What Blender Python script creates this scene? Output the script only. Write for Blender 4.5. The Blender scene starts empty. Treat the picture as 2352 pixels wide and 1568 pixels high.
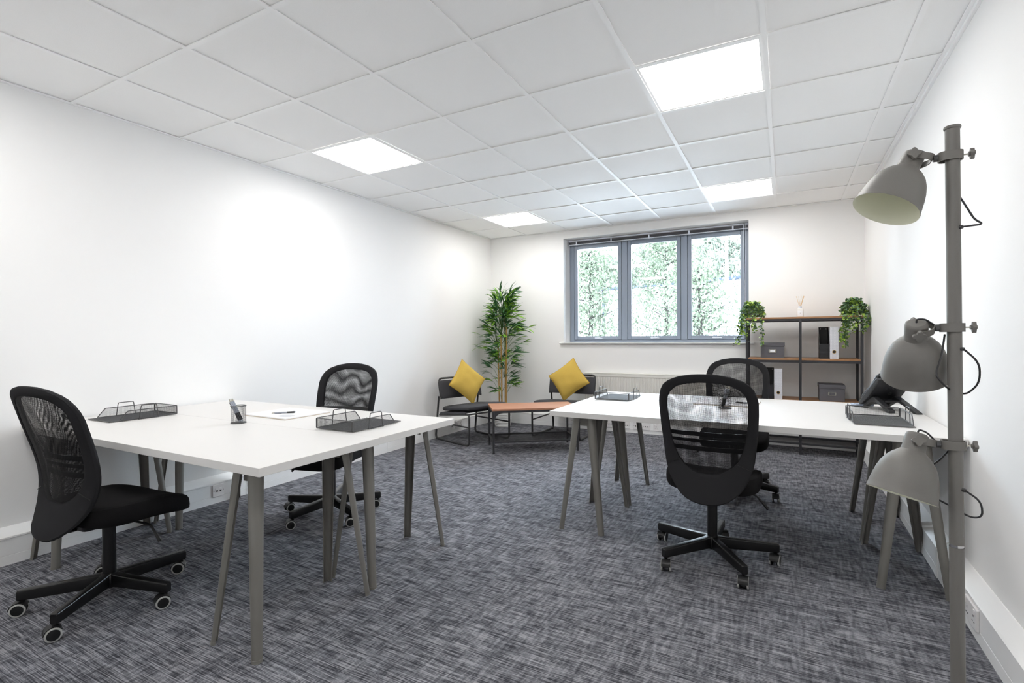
import bpy, math, random
from mathutils import Vector, Matrix, Euler
random.seed(7)
PI = math.pi
SC = bpy.context.scene
COL = SC.collection

# ------------------------------------------------------------------ camera
cam_d = bpy.data.cameras.new('camera')
cam_d.sensor_width = 36.0
cam_d.lens = 1166.2 / 2352 * 36.0
cam_d.clip_start = 0.02
cam_d.clip_end = 300
cam = bpy.data.objects.new('camera', cam_d)
COL.objects.link(cam)
SC.camera = cam
yaw, pitch, roll = -0.4932, -0.0101, -0.0066
_f = Vector((math.sin(yaw), math.cos(yaw), 0)); _r = Vector((math.cos(yaw), -math.sin(yaw), 0)); _u = Vector((0, 0, 1))
f2 = _f * math.cos(pitch) + _u * math.sin(pitch)
u2 = _u * math.cos(pitch) - _f * math.sin(pitch)
r3 = _r * math.cos(roll) + u2 * math.sin(roll)
u3 = u2 * math.cos(roll) - _r * math.sin(roll)
cam.matrix_world = Matrix(((r3.x, u3.x, -f2.x, 3.6529), (r3.y, u3.y, -f2.y, -1.4014), (r3.z, u3.z, -f2.z, 1.1829), (0, 0, 0, 1)))

# ------------------------------------------------------------------ world, exposure
wd = bpy.data.worlds.new('overcast_sky'); SC.world = wd
wd.use_nodes = True
bg = wd.node_tree.nodes['Background']
bg.inputs[0].default_value = (0.74, 0.86, 1.0, 1)
bg.inputs[1].default_value = 23.0
SC.view_settings.view_transform = 'Standard'
SC.view_settings.look = 'None'
SC.view_settings.gamma = 1.0
SC.view_settings.use_curve_mapping = False
SC.view_settings.exposure = 0.22
PANEL = 15.5          # radiance of the ceiling light diffusers
SC.cycles.max_bounces = 12
SC.cycles.diffuse_bounces = 8
SC.cycles.glossy_bounces = 3
SC.cycles.use_adaptive_sampling = True
SC.cycles.adaptive_threshold = 0.06
SC.cycles.adaptive_min_samples = 16
SC.cycles.transparent_max_bounces = 20
SC.cycles.caustics_reflective = False
SC.cycles.caustics_refractive = False

# ------------------------------------------------------------------ materials
def lin(c):
    if isinstance(c, str):
        c = tuple(int(c[i:i + 2], 16) / 255 for i in (0, 2, 4))
    return tuple(x / 12.92 if x <= .04045 else ((x + .055) / 1.055) ** 2.4 for x in c) + (1,)
MATS = {}
def mat(name, col, rough=.5, metal=0., bump=0., bscale=200., var=0., vscale=30., spec=.5, stretch=None):
    if name in MATS: return MATS[name]
    m = bpy.data.materials.new(name); m.use_nodes = True
    nt = m.node_tree; N = nt.nodes; L = nt.links
    b = N['Principled BSDF']
    c = lin(col)
    b.inputs['Base Color'].default_value = c
    b.inputs['Roughness'].default_value = rough
    b.inputs['Metallic'].default_value = metal
    b.inputs['Specular IOR Level'].default_value = spec
    if bump or var:
        tc = N.new('ShaderNodeTexCoord'); src = tc.outputs['Object']
        if stretch:
            mp = N.new('ShaderNodeMapping'); mp.inputs['Scale'].default_value = stretch
            L.new(src, mp.inputs[0]); src = mp.outputs[0]
    if var:
        n = N.new('ShaderNodeTexNoise'); n.inputs['Scale'].default_value = vscale; n.inputs['Detail'].default_value = 4
        L.new(src, n.inputs['Vector'])
        r = N.new('ShaderNodeMapRange'); r.inputs[3].default_value = 1 - var; r.inputs[4].default_value = 1 + var
        r.inputs[1].default_value = .3; r.inputs[2].default_value = .7
        L.new(n.outputs[0], r.inputs[0])
        mx = N.new('ShaderNodeVectorMath'); mx.operation = 'SCALE'; mx.inputs[0].default_value = c[:3]
        L.new(r.outputs[0], mx.inputs['Scale']); L.new(mx.outputs[0], b.inputs['Base Color'])
    if bump:
        n = N.new('ShaderNodeTexNoise'); n.inputs['Scale'].default_value = bscale; n.inputs['Detail'].default_value = 3
        L.new(src, n.inputs['Vector'])
        bp = N.new('ShaderNodeBump'); bp.inputs['Strength'].default_value = bump; bp.inputs['Distance'].default_value = .002
        L.new(n.outputs[0], bp.inputs['Height']); L.new(bp.outputs[0], b.inputs['Normal'])
    MATS[name] = m
    return m

def mesh_mat(name, col, period, fill, warp=0., rot=0., axis_scale=(1, 1, 1), shift=0.):
    """woven / expanded mesh: threads opaque, holes open; a lattice in object space"""
    m = bpy.data.materials.new(name); m.use_nodes = True
    nt = m.node_tree; N = nt.nodes; L = nt.links
    b = N['Principled BSDF']; out = N['Material Output']
    b.inputs['Base Color'].default_value = lin(col); b.inputs['Roughness'].default_value = .6
    b.inputs['Specular IOR Level'].default_value = .3
    tc = N.new('ShaderNodeTexCoord')
    mp = N.new('ShaderNodeMapping'); mp.inputs['Rotation'].default_value = (0, rot, 0)
    mp.inputs['Location'].default_value = (shift, shift, shift)
    L.new(tc.outputs['Object'], mp.inputs[0]); src = mp.outputs[0]
    if warp:
        n = N.new('ShaderNodeTexNoise'); n.inputs['Scale'].default_value = 7; n.inputs['Detail'].default_value = 0
        L.new(src, n.inputs['Vector'])
        s = N.new('ShaderNodeVectorMath'); s.operation = 'SCALE'; s.inputs['Scale'].default_value = warp
        L.new(n.outputs[1], s.inputs[0])
        a = N.new('ShaderNodeVectorMath'); L.new(src, a.inputs[0]); L.new(s.outputs[0], a.inputs[1]); src = a.outputs[0]
    sx = N.new('ShaderNodeSeparateXYZ'); L.new(src, sx.inputs[0])
    res = []
    for k, ch in enumerate('XYZ'):
        if not axis_scale[k]: continue
        ml = N.new('ShaderNodeMath'); ml.operation = 'MULTIPLY'; ml.inputs[1].default_value = axis_scale[k] / period
        L.new(sx.outputs[ch], ml.inputs[0])
        fr = N.new('ShaderNodeMath'); fr.operation = 'FRACT'; L.new(ml.outputs[0], fr.inputs[0])
        lt = N.new('ShaderNodeMath'); lt.operation = 'LESS_THAN'; lt.inputs[1].default_value = fill; L.new(fr.outputs[0], lt.inputs[0])
        res.append(lt.outputs[0])
    cur = res[0]
    for o in res[1:]:
        mx = N.new('ShaderNodeMath'); mx.operation = 'MAXIMUM'; L.new(cur, mx.inputs[0]); L.new(o, mx.inputs[1]); cur = mx.outputs[0]
    tr = N.new('ShaderNodeBsdfTransparent'); ms = N.new('ShaderNodeMixShader')
    L.new(cur, ms.inputs[0]); L.new(tr.outputs[0], ms.inputs[1]); L.new(b.outputs[0], ms.inputs[2]); L.new(ms.outputs[0], out.inputs[0])
    MATS[name] = m
    return m

WALL = mat('wall_paint', (.951, .947, .942), .75, bump=.03, bscale=350)
WHITE_TRIM = mat('white_pvc', (.965, .964, .962), .35)
TILE = mat('ceiling_tile_fibre', (.975, .974, .972), .9, bump=.25, bscale=420, var=.012, vscale=300)
GRID = mat('grid_white_steel', (.98, .98, .98), .45)
DESK = mat('white_laminate', (.868, .860, .850), .38)
LEG = mat('grey_powder_coat', (.49, .48, .46), .40, metal=.25)
RAIL = mat('dark_grey_steel', (.33, .33, .335), .45, metal=.3)
BLACK = mat('black_plastic', (.085, .087, .095), .4)
BLACKM = mat('black_satin_metal', (.07, .07, .075), .33)
FABRIC = mat('black_fabric', (.115, .113, .118), .95, bump=.6, bscale=900, spec=.15, var=.12, vscale=500)
FABRIC2 = mat('charcoal_fabric_binding', (.175, .175, .183), .95, bump=.5, bscale=900, spec=.15)
TYRE = mat('light_grey_tyre', (.70, .70, .69), .6)
CHROME = mat('chrome', (.85, .85, .85), .15, metal=1)
LAMPG = mat('lamp_dark_grey_lacquer', (.45, .44, .425), .5, bump=.08, bscale=700, var=.03, vscale=600)
LAMPIN = mat('lamp_inside_pale', (.92, .92, .84), .5)
CORD = mat('black_cord', (.17, .17, .18), .45)
GREYCH = mat('easy_chair_grey_fabric', (.285, .285, .30), .9, bump=.5, bscale=700, spec=.2)
TUBE = mat('easy_chair_dark_tube', (.22, .22, .225), .4)
YELLOW = mat('mustard_linen', (.80, .675, .335), .95, bump=.8, bscale=600, var=.10, vscale=420, spec=.1)
YPIPE = mat('mustard_seam', (.74, .60, .26), .95, spec=.1)
WFRAME = mat('anthracite_window_frame', (.56, .60, .655), .4)
BLINDG = mat('blind_grey_slat', (.60, .60, .63), .5)
BLINDW = mat('blind_clear_white', (.86, .88, .92), .4)
CREAM = mat('radiator_cream_enamel', (.895, .885, .86), .4)
POT = mat('white_ribbed_metal', (.90, .90, .89), .4)
CANE = mat('bamboo_cane', (.76, .60, .34), .5, var=.10, vscale=40)
LEAFD = mat('bamboo_leaf_dark', (.23, .41, .24), .5, var=.2, vscale=25)
LEAFL = mat('bamboo_leaf_bright', (.50, .70, .22), .5, var=.2, vscale=25)
TWIG = mat('twig_green', (.30, .42, .20), .6)
IVYD = mat('ivy_leaf_dark', (.37, .49, .36), .5, var=.25, vscale=60)
IVYL = mat('ivy_leaf_bright', (.60, .72, .30), .5, var=.2, vscale=60)
BOXG = mat('storage_box_grey', (.385, .38, .40), .8, var=.03, vscale=200)
NICKEL = mat('nickel', (.75, .74, .70), .25, metal=.9)
PAPER = mat('white_paper', (.94, .94, .95), .7)
PADW = mat('pad_backing_wood', (.80, .74, .64), .6)
PENB = mat('pen_black', (.12, .12, .13), .35)
PENG = mat('pen_clear_grey', (.62, .64, .68), .2)
SHELFB = mat('shelf_black_steel', (.20, .20, .215), .45)
LEATHER = mat('black_leatherette', (.13, .13, .145), .45, bump=.3, bscale=400)
GOLD = mat('brass_ring', (.80, .65, .35), .3, metal=.8)
REED = mat('reed_stick', (.87, .72, .50), .7)
BOTTLE = mat('frosted_bottle', (.90, .885, .865), .35)
SOCK = mat('socket_white', (.93, .92, .92), .35)
HOLE = mat('socket_dark_hole', (.15, .15, .16), .6)
PHONE = mat('phone_black', (.155, .158, .17), .45)
PHONEL = mat('phone_keys_pale', (.62, .67, .75), .4)
BARK = mat('tree_bark', (.20, .19, .185), .9, spec=0)
OUTLEAF = mat('outdoor_leaf', (.345, .375, .315), .8, var=.2, vscale=.8, spec=0)
OUTLEAF_HAZE = mat('outdoor_hazed_leaf', (.41, .43, .385), .8, var=.15, vscale=.3, spec=0)  # far-tree leaves: distance haze put into the colour as a paler copy
OUTWALL = mat('outdoor_white_cladding', (.80, .82, .86), .7, spec=0)
OUTROOF = mat('outdoor_grey_eave', (.21, .23, .26), .7, spec=0)
OUTGROUND = mat('outdoor_paving', (.72, .72, .72), .9)
POST = mat('outdoor_pale_post', (.86, .88, .90), .5, spec=0)

TRAYB = mesh_mat('tray_base_mesh', '4a4b4d', .004, .47, rot=0, axis_scale=(1, 1, 0))
TRAYS = mesh_mat('tray_side_mesh', '3d3e40', .0033, .13, axis_scale=(0, 1, 1))
TRAYE = mesh_mat('tray_end_mesh', '3d3e40', .0033, .16, axis_scale=(1, 0, 1))
CUPM = mesh_mat('cup_mesh', '2c2d30', .003, .30, axis_scale=(0, 0, 1))
MESH1 = mesh_mat('chair_mesh_outer', '17171a', .0042, .20, warp=.010, rot=.02, axis_scale=(1, 0, 1))
MESH2 = mesh_mat('chair_mesh_inner', '17171a', .0042, .20, warp=.012, rot=-.03, axis_scale=(1, 0, 1), shift=.013)
SHMESH = mesh_mat('shelf_mesh', '1c1c20', .006, .27, axis_scale=(1, 1, 0))

def wood(name, c1, c2, scale):
    m = bpy.data.materials.new(name); m.use_nodes = True
    N = m.node_tree.nodes; L = m.node_tree.links; b = N['Principled BSDF']
    tc = N.new('ShaderNodeTexCoord'); mp = N.new('ShaderNodeMapping'); mp.inputs['Scale'].default_value = scale
    L.new(tc.outputs['Object'], mp.inputs[0])
    n = N.new('ShaderNodeTexNoise'); n.inputs['Scale'].default_value = 6; n.inputs['Detail'].default_value = 5; n.inputs['Distortion'].default_value = .6
    L.new(mp.outputs[0], n.inputs['Vector'])
    r = N.new('ShaderNodeValToRGB'); r.color_ramp.elements[0].position = .35; r.color_ramp.elements[1].position = .65
    r.color_ramp.elements[0].color = lin(c1); r.color_ramp.elements[1].color = lin(c2)
    L.new(n.outputs[0], r.inputs[0]); L.new(r.outputs[0], b.inputs['Base Color']); b.inputs['Roughness'].default_value = .5
    MATS[name] = m
    return m
WOODT = wood('coffee_table_wood', (.66, .45, .34), (.72, .52, .41), (1, 14, 14))
WOODS = wood('shelf_oak', (.60, .43, .28), (.70, .52, .36), (1, 12, 12))

def emit(name, col, s):
    m = bpy.data.materials.new(name); m.use_nodes = True
    N = m.node_tree.nodes; N.remove(N['Principled BSDF'])
    e = N.new('ShaderNodeEmission'); e.inputs[0].default_value = col; e.inputs[1].default_value = s
    m.node_tree.links.new(e.outputs[0], N['Material Output'].inputs[0])
    return m
DIFFUSER = emit('lit_diffuser', (1, .985, .96, 1), PANEL)

def glass_mat():
    m = bpy.data.materials.new('window_glass'); m.use_nodes = True
    N = m.node_tree.nodes; L = m.node_tree.links; N.remove(N['Principled BSDF'])
    t = N.new('ShaderNodeBsdfTransparent'); t.inputs[0].default_value = (.97, .985, .98, 1)
    g = N.new('ShaderNodeBsdfGlossy'); g.inputs['Roughness'].default_value = .02
    fr = N.new('ShaderNodeFresnel'); fr.inputs[0].default_value = 1.45
    ms = N.new('ShaderNodeMixShader')
    L.new(fr.outputs[0], ms.inputs[0]); L.new(t.outputs[0], ms.inputs[1]); L.new(g.outputs[0], ms.inputs[2])
    L.new(ms.outputs[0], N['Material Output'].inputs[0])
    return m
GLASS = glass_mat()

def carpet_mat():
    m = bpy.data.materials.new('grey_streaked_carpet'); m.use_nodes = True
    N = m.node_tree.nodes; L = m.node_tree.links; b = N['Principled BSDF']
    tc = N.new('ShaderNodeTexCoord')
    def noise(sc, detail=2, loc=(0, 0, 0), rough=.5):
        mp = N.new('ShaderNodeMapping'); mp.inputs['Scale'].default_value = sc; mp.inputs['Location'].default_value = loc
        L.new(tc.outputs['Object'], mp.inputs[0])
        n = N.new('ShaderNodeTexNoise'); n.inputs['Scale'].default_value = 1; n.inputs['Detail'].default_value = detail
        n.inputs['Roughness'].default_value = rough
        L.new(mp.outputs[0], n.inputs['Vector'])
        return n.outputs[0]
    def mr(x, a, b_, c, d):
        r = N.new('ShaderNodeMapRange'); r.inputs[1].default_value = a; r.inputs[2].default_value = b_; r.inputs[3].default_value = c; r.inputs[4].default_value = d
        L.new(x, r.inputs[0]); return r.outputs[0]
    def add(a, b_, op='ADD'):
        n = N.new('ShaderNodeMath'); n.operation = op
        for k, v in enumerate((a, b_)):
            if isinstance(v, (int, float)): n.inputs[k].default_value = v
            else: L.new(v, n.inputs[k])
        return n.outputs[0]
    fine = noise((10, 250, 1), 1)                       # pile rows running along x
    rows = noise((4.5, 62, 1), 2, (3, 1, 0))           # wider streaks along x
    cross = noise((58, 10.5, 1), 2, (7, 2, 0))          # paler streaks along y
    cross2 = noise((75, 12, 1), 1, (1, 9, 0))
    blot = noise((9, 14, 1), 3, (5, 5, 0))
    pile = noise((700, 700, 1), 1)
    v = add(mr(fine, .25, .75, -.46, .46), mr(rows, .25, .75, -.22, .22))
    v = add(v, mr(cross, .25, .75, -.19, .19))
    v = add(v, mr(cross2, .3, .7, -.12, .12))
    v = add(v, mr(blot, .3, .7, -.13, .13))
    v = add(v, mr(pile, .3, .7, -.16, .16))
    v = add(v, .5)
    r = N.new('ShaderNodeValToRGB')
    e = r.color_ramp.elements
    e[0].position = .12; e[0].color = lin('3c3d43')
    e[1].position = .92; e[1].color = lin('9c9ca1')
    k = e.new(.5); k.color = lin('6b6c72')
    L.new(v, r.inputs[0]); L.new(r.outputs[0], b.inputs['Base Color'])
    b.inputs['Roughness'].default_value = 1.0; b.inputs['Specular IOR Level'].default_value = .1
    bp = N.new('ShaderNodeBump'); bp.inputs['Strength'].default_value = .5; bp.inputs['Distance'].default_value = .003
    L.new(v, bp.inputs['Height']); L.new(bp.outputs[0], b.inputs['Normal'])
    return m
CARPET = carpet_mat()

def pattern_mat():
    m = bpy.data.materials.new('white_file_hexagon_print'); m.use_nodes = True
    N = m.node_tree.nodes; L = m.node_tree.links; b = N['Principled BSDF']
    tc = N.new('ShaderNodeTexCoord'); mp = N.new('ShaderNodeMapping'); mp.inputs['Scale'].default_value = (90, 90, 90)
    L.new(tc.outputs['Object'], mp.inputs[0])
    v = N.new('ShaderNodeTexVoronoi'); v.feature = 'DISTANCE_TO_EDGE'; v.inputs['Scale'].default_value = 1; v.inputs['Randomness'].default_value = .35
    L.new(mp.outputs[0], v.inputs['Vector'])
    r = N.new('ShaderNodeValToRGB'); r.color_ramp.elements[0].position = .03; r.color_ramp.elements[1].position = .10
    r.color_ramp.elements[0].color = lin((.72, .72, .76)); r.color_ramp.elements[1].color = lin((.89, .89, .91))
    L.new(v.outputs['Distance'], r.inputs[0]); L.new(r.outputs[0], b.inputs['Base Color']); b.inputs['Roughness'].default_value = .6
    return m
FILEP = pattern_mat()

def print_mat():
    """planner sheet: faint ruled grid with a pale grey oval"""
    m = bpy.data.materials.new('planner_print'); m.use_nodes = True
    N = m.node_tree.nodes; L = m.node_tree.links; b = N['Principled BSDF']
    tc = N.new('ShaderNodeTexCoord'); sx = N.new('ShaderNodeSeparateXYZ'); L.new(tc.outputs['Object'], sx.inputs[0])
    def M(op, *a):
        n = N.new('ShaderNodeMath'); n.operation = op
        for k, v in enumerate(a):
            if isinstance(v, (int, float)): n.inputs[k].default_value = v
            else: L.new(v, n.inputs[k])
        return n.outputs[0]
    gx = M('LESS_THAN', M('FRACT', M('MULTIPLY', sx.outputs['X'], 1 / .05)), .03)
    gy = M('LESS_THAN', M('FRACT', M('MULTIPLY', sx.outputs['Y'], 1 / .036)), .05)
    inside = M('MULTIPLY', M('LESS_THAN', M('ABSOLUTE', M('SUBTRACT', sx.outputs['X'], .04)), .135), M('LESS_THAN', M('ABSOLUTE', sx.outputs['Y']), .13))
    g = M('MULTIPLY', M('MULTIPLY', M('MAXIMUM', gx, gy), inside), .35)
    ex = M('DIVIDE', M('SUBTRACT', sx.outputs['X'], .105), .055); ey = M('DIVIDE', M('ADD', sx.outputs['Y'], .085), .04)
    ov = M('MULTIPLY', M('LESS_THAN', M('ADD', M('MULTIPLY', ex, ex), M('MULTIPLY', ey, ey)), 1), .45)
    fac = M('MAXIMUM', g, ov)
    mx = N.new('ShaderNodeMix'); mx.data_type = 'RGBA'
    mx.inputs[6].default_value = lin((.94, .94, .95)); mx.inputs[7].default_value = lin((.55, .56, .60))
    L.new(fac, mx.inputs[0]); L.new(mx.outputs[2], b.inputs['Base Color']); b.inputs['Roughness'].default_value = .6
    return m
PRINT = print_mat()

# ------------------------------------------------------------------ mesh helpers
class MB:
    def __init__(s): s.v = []; s.f = []
    def box(s, x0, x1, y0, y1, z0, z1):
        n = len(s.v)
        s.v += [(x0, y0, z0), (x1, y0, z0), (x1, y1, z0), (x0, y1, z0), (x0, y0, z1), (x1, y0, z1), (x1, y1, z1), (x0, y1, z1)]
        s.f += [tuple(n + i for i in q) for q in ((0, 3, 2, 1), (4, 5, 6, 7), (0, 1, 5, 4), (1, 2, 6, 5), (2, 3, 7, 6), (3, 0, 4, 7))]
        return s
    def cbox(s, c, d): return s.box(c[0] - d[0] / 2, c[0] + d[0] / 2, c[1] - d[1] / 2, c[1] + d[1] / 2, c[2] - d[2] / 2, c[2] + d[2] / 2)
    def loft(s, loops, cap=True, closed=True):
        n0 = len(s.v); k = len(loops[0])
        for lp in loops: s.v += [tuple(p) for p in lp]
        for a in range(len(loops) - 1):
            for i in range(k if closed else k - 1):
                j = (i + 1) % k
                s.f.append((n0 + a * k + i, n0 + a * k + j, n0 + (a + 1) * k + j, n0 + (a + 1) * k + i))
        if cap:
            s.f.append(tuple(n0 + i for i in reversed(range(k))))
            s.f.append(tuple(n0 + (len(loops) - 1) * k + i for i in range(k)))
        return s
    def tube(s, path, r, n=10, cap=True, closed=False, flat=None):
        P = [Vector(p) for p in path]; m = len(P)
        rr = r if isinstance(r, (list, tuple)) else [r] * m
        T = []
        for i in range(m):
            if closed: t = P[(i + 1) % m] - P[i - 1]
            else: t = P[min(i + 1, m - 1)] - P[max(i - 1, 0)]
            T.append(t.normalized())
        up = Vector((0, 0, 1)) if abs(T[0].z) < .9 else Vector((1, 0, 0))
        a = T[0].cross(up).normalized()
        loops = []
        for i in range(m):
            a = (a - T[i] * a.dot(T[i])).normalized(); b = T[i].cross(a)
            fy = flat if flat else 1
            loops.append([P[i] + (a * math.cos(2 * PI * k / n) + b * (math.sin(2 * PI * k / n) * fy)) * rr[i] for k in range(n)])
        if closed: loops.append(loops[0]); cap = False
        return s.loft(loops, cap)
    def lathe(s, prof, n=24, c=(0, 0, 0), cap=False):
        return s.loft([[(c[0] + r * math.cos(2 * PI * k / n), c[1] + r * math.sin(2 * PI * k / n), c[2] + z) for k in range(n)] for r, z in prof], cap)
    def prism(s, poly, z0, z1):
        return s.loft([[(x, y, z0) for x, y in poly], [(x, y, z1) for x, y in poly]])
    def prof_x(s, prof, x0, x1):       # (y,z) outline swept along x
        return s.loft([[(x0, y, z) for y, z in prof], [(x1, y, z) for y, z in prof]])
    def prof_y(s, prof, y0, y1):       # (x,z) outline swept along y
        return s.loft([[(x, y0, z) for x, z in prof], [(x, y1, z) for x, z in prof]])
    def tf(s, M, start=0):
        s.v[start:] = [tuple(M @ Vector(p)) for p in s.v[start:]]
        return s
    def build(s, name, m, parent=None, smooth=False, bevel=0, seg=2):
        me = bpy.data.meshes.new(name); me.from_pydata(s.v, [], s.f); me.update()
        import bmesh
        bm = bmesh.new(); bm.from_mesh(me); bmesh.ops.recalc_face_normals(bm, faces=bm.faces); bm.to_mesh(me); bm.free()
        me.materials.append(m)
        o = bpy.data.objects.new(name, me); COL.objects.link(o)
        if parent is not None: o.parent = parent
        if bevel:
            bv = o.modifiers.new('bevel', 'BEVEL'); bv.width = bevel; bv.segments = seg; bv.limit_method = 'ANGLE'; bv.angle_limit = math.radians(40)
        if smooth or bevel:
            for p in me.polygons: p.use_smooth = True
            try: me.set_sharp_from_angle(angle=math.radians(38))
            except Exception: pass
        return o

def arc(pts, rad, n=5):
    """round the corners of a polyline"""
    P = [Vector(p) for p in pts]; out = [P[0]]
    for i in range(1, len(P) - 1):
        a = (P[i - 1] - P[i]); b = (P[i + 1] - P[i])
        r = min(rad, a.length * .49, b.length * .49)
        p0 = P[i] + a.normalized() * r; p1 = P[i] + b.normalized() * r
        for k in range(n + 1):
            t = k / n
            out.append(p0 * (1 - t) ** 2 + P[i] * 2 * t * (1 - t) + p1 * t * t)
    out.append(P[-1]); return out

def rrect(x0, x1, y0, y1, r, n=4):
    out = []
    for cx, cy, a in ((x1 - r, y1 - r, 0), (x0 + r, y1 - r, 90), (x0 + r, y0 + r, 180), (x1 - r, y0 + r, 270)):
        for k in range(n + 1):
            t = math.radians(a + 90 * k / n); out.append((cx + r * math.cos(t), cy + r * math.sin(t)))
    return out

def tag(o, label=None, cat=None, group=None, kind=None):
    if label: o['label'] = label
    if cat: o['category'] = cat
    if group: o['group'] = group
    if kind: o['kind'] = kind
    return o
def thing(name, loc=(0, 0, 0), rz=0, label=None, cat=None, group=None, kind=None, rot=None):
    o = bpy.data.objects.new(name, None); COL.objects.link(o); o.empty_display_size = .05
    o.location = loc; o.rotation_euler = rot if rot else (0, 0, rz)
    return tag(o, label, cat, group, kind)
def copy_tree(o, parent=None):
    c = o.copy(); COL.objects.link(c); c.parent = parent
    for ch in list(o.children):
        copy_tree(ch, c)
    return c
RAD = math.radians

# ------------------------------------------------------------------ the room
W, YB, YF, H = 4.3589, 4.7782, -2.3, 2.5482
WX0, WX1, WZ0, WZ1 = 1.104, 3.302, 1.090, 2.452     # window reveal
REV = .26                                            # wall thickness at the window
floor = tag(MB().box(-.15, W + .15, YF - .15, YB + REV, -.06, 0).build('floor', CARPET), kind='structure')
tag(MB().box(-.15, 0, YF - .15, YB + REV, 0, H + .25).build('wall_left', WALL), kind='structure')
tag(MB().box(W, W + .15, YF - .15, YB + REV, 0, H + .25).build('wall_right', WALL), kind='structure')
tag(MB().box(0, W, YF - .15, YF, 0, H + .25).build('wall_front', WALL), kind='structure')
wb = MB()
wb.box(0, WX0, YB, YB + REV, 0, H + .25); wb.box(WX1, W, YB, YB + REV, 0, H + .25)
wb.box(WX0, WX1, YB, YB + REV, 0, WZ0); wb.box(WX0, WX1, YB, YB + REV, WZ1, H + .25)
tag(wb.build('wall_back', WALL), kind='structure')

# suspended ceiling: slab above, tiles and grid bars below
ceil = tag(MB().box(-.15, W + .15, YF - .15, YB + REV, H + .08, H + .2).build('ceiling', GRID), kind='structure')
GX = [0.5703 + .6 * i for i in range(7)]
GY = [.6 * j for j in range(-3, 8)]
xs = [0.0] + GX + [W]; ys = [YF] + GY + [YB]
LIGHT_AT = {(1, 2), (1, 6), (1, 10), (5, 2), (5, 6), (5, 10)}        # column, row cells that hold light panels, every fourth row
tile_cache = {}
for i in range(len(xs) - 1):
    for j in range(len(ys) - 1):
        if (i, j) in LIGHT_AT: continue
        w_ = xs[i + 1] - xs[i]; d_ = ys[j + 1] - ys[j]; key = (round(w_, 3), round(d_, 3))
        if key not in tile_cache:
            g_ = .006
            o = MB().box(-w_ / 2 + g_, w_ / 2 - g_, -d_ / 2 + g_, d_ / 2 - g_, 0, .015).build('ceiling_tile', TILE, ceil)
            tile_cache[key] = o
        else:
            o = tile_cache[key].copy(); COL.objects.link(o)
        o.location = ((xs[i] + xs[i + 1]) / 2, (ys[j] + ys[j + 1]) / 2, H + .006)
for k, x in enumerate(GX):
    MB().box(x - .012, x + .012, YF, YB, H - .001, H + .004).build('grid_bar', GRID, ceil)
for y in GY:
    for k in range(len(xs) - 1):
        a = xs[k] + (.0122 if k else 0); b = xs[k + 1] - (.0122 if k < len(xs) - 2 else 0)
        MB().box(a, b, y - .012, y + .012, H - .0008, H + .004).build('grid_bar', GRID, ceil)
# perimeter angles (a stepped pair on the right wall)
tag(MB().box(.001, .022, YF, YB, H - .003, H + .003).build('trim_1', GRID), kind='structure')
t2 = MB(); t2.box(W - .030, W - .0005, YF, YB, H - .004, H + .003); t2.box(W - .014, W - .0005, YF, YB, H - .022, H - .004)
tag(t2.build('trim_2', GRID), kind='structure')
tag(MB().box(.022, W - .03, YB - .02, YB - .0005, H - .003, H + .003).build('trim_3', GRID), kind='structure')

def ceiling_light(ci, cj, label):
    x0, x1, y0, y1 = xs[ci], xs[ci + 1], ys[cj], ys[cj + 1]
    t = thing('ceiling_light', ((x0 + x1) / 2, (y0 + y1) / 2, H + .003), 0, label, 'ceiling light', 'ceiling light panels')
    h = .3; f = MB(); b = .288; i_ = .276
    for s_ in (-1, 1):
        f.box(min(s_ * i_, s_ * b), max(s_ * i_, s_ * b), -b, b, 0, .02)
        f.box(-i_, i_, min(s_ * i_, s_ * b), max(s_ * i_, s_ * b), 0, .02)
    f.build('light_frame', GRID, t)
    MB().box(-i_, i_, -i_, i_, .004, .012).build('diffuser', DIFFUSER, t)
    return t
ceiling_light(1, 6, 'lit square ceiling panel near the left wall above the left desks')
ceiling_light(1, 10, 'lit square ceiling panel above the bamboo corner')
ceiling_light(5, 6, 'largest lit ceiling panel, near the lamp side of the room')
ceiling_light(1, 2, 'ceiling panel over the near end of the left wall, beside the viewpoint')
ceiling_light(5, 2, 'ceiling panel overhead at the viewpoint, near the right wall')
ceiling_light(5, 10, 'lit ceiling panel just in front of the right end of the window')

# skirting trunking along three walls
TD = .0607
prof = [(0, 0), (TD - .004, 0), (TD - .004, .048), (TD - .0055, .0495), (TD - .004, .051), (TD - .004, .136), (TD, .139), (TD, .147), (TD - .006, .152), (.004, .188), (0, .188)]
def trunk(name, fn, a, b, joints):
    m = MB()
    m.loft([[fn(d, z, a) for d, z in prof], [fn(d, z, b) for d, z in prof]])
    o = tag(m.build(name, WHITE_TRIM), kind='structure')
    for jj in joints:
        q = [(d + (.0025 if d > 0 else 0), z + (.0025 if z > .1 else 0)) for d, z in prof]
        MB().loft([[fn(d, z, jj - .03) for d, z in q], [fn(d, z, jj + .03) for d, z in q]]).build('joint_cover', WHITE_TRIM, o)
trunk('baseboard_left', lambda d, z, t: (d, t, z), YF, YB, (1.05, 2.6))
trunk('baseboard_right', lambda d, z, t: (W - d, t, z), YF, YB, (1.75,))
trunk('baseboard_back', lambda d, z, t: (t, YB - d, z), TD, W - TD, (1.55, 3.05))

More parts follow.
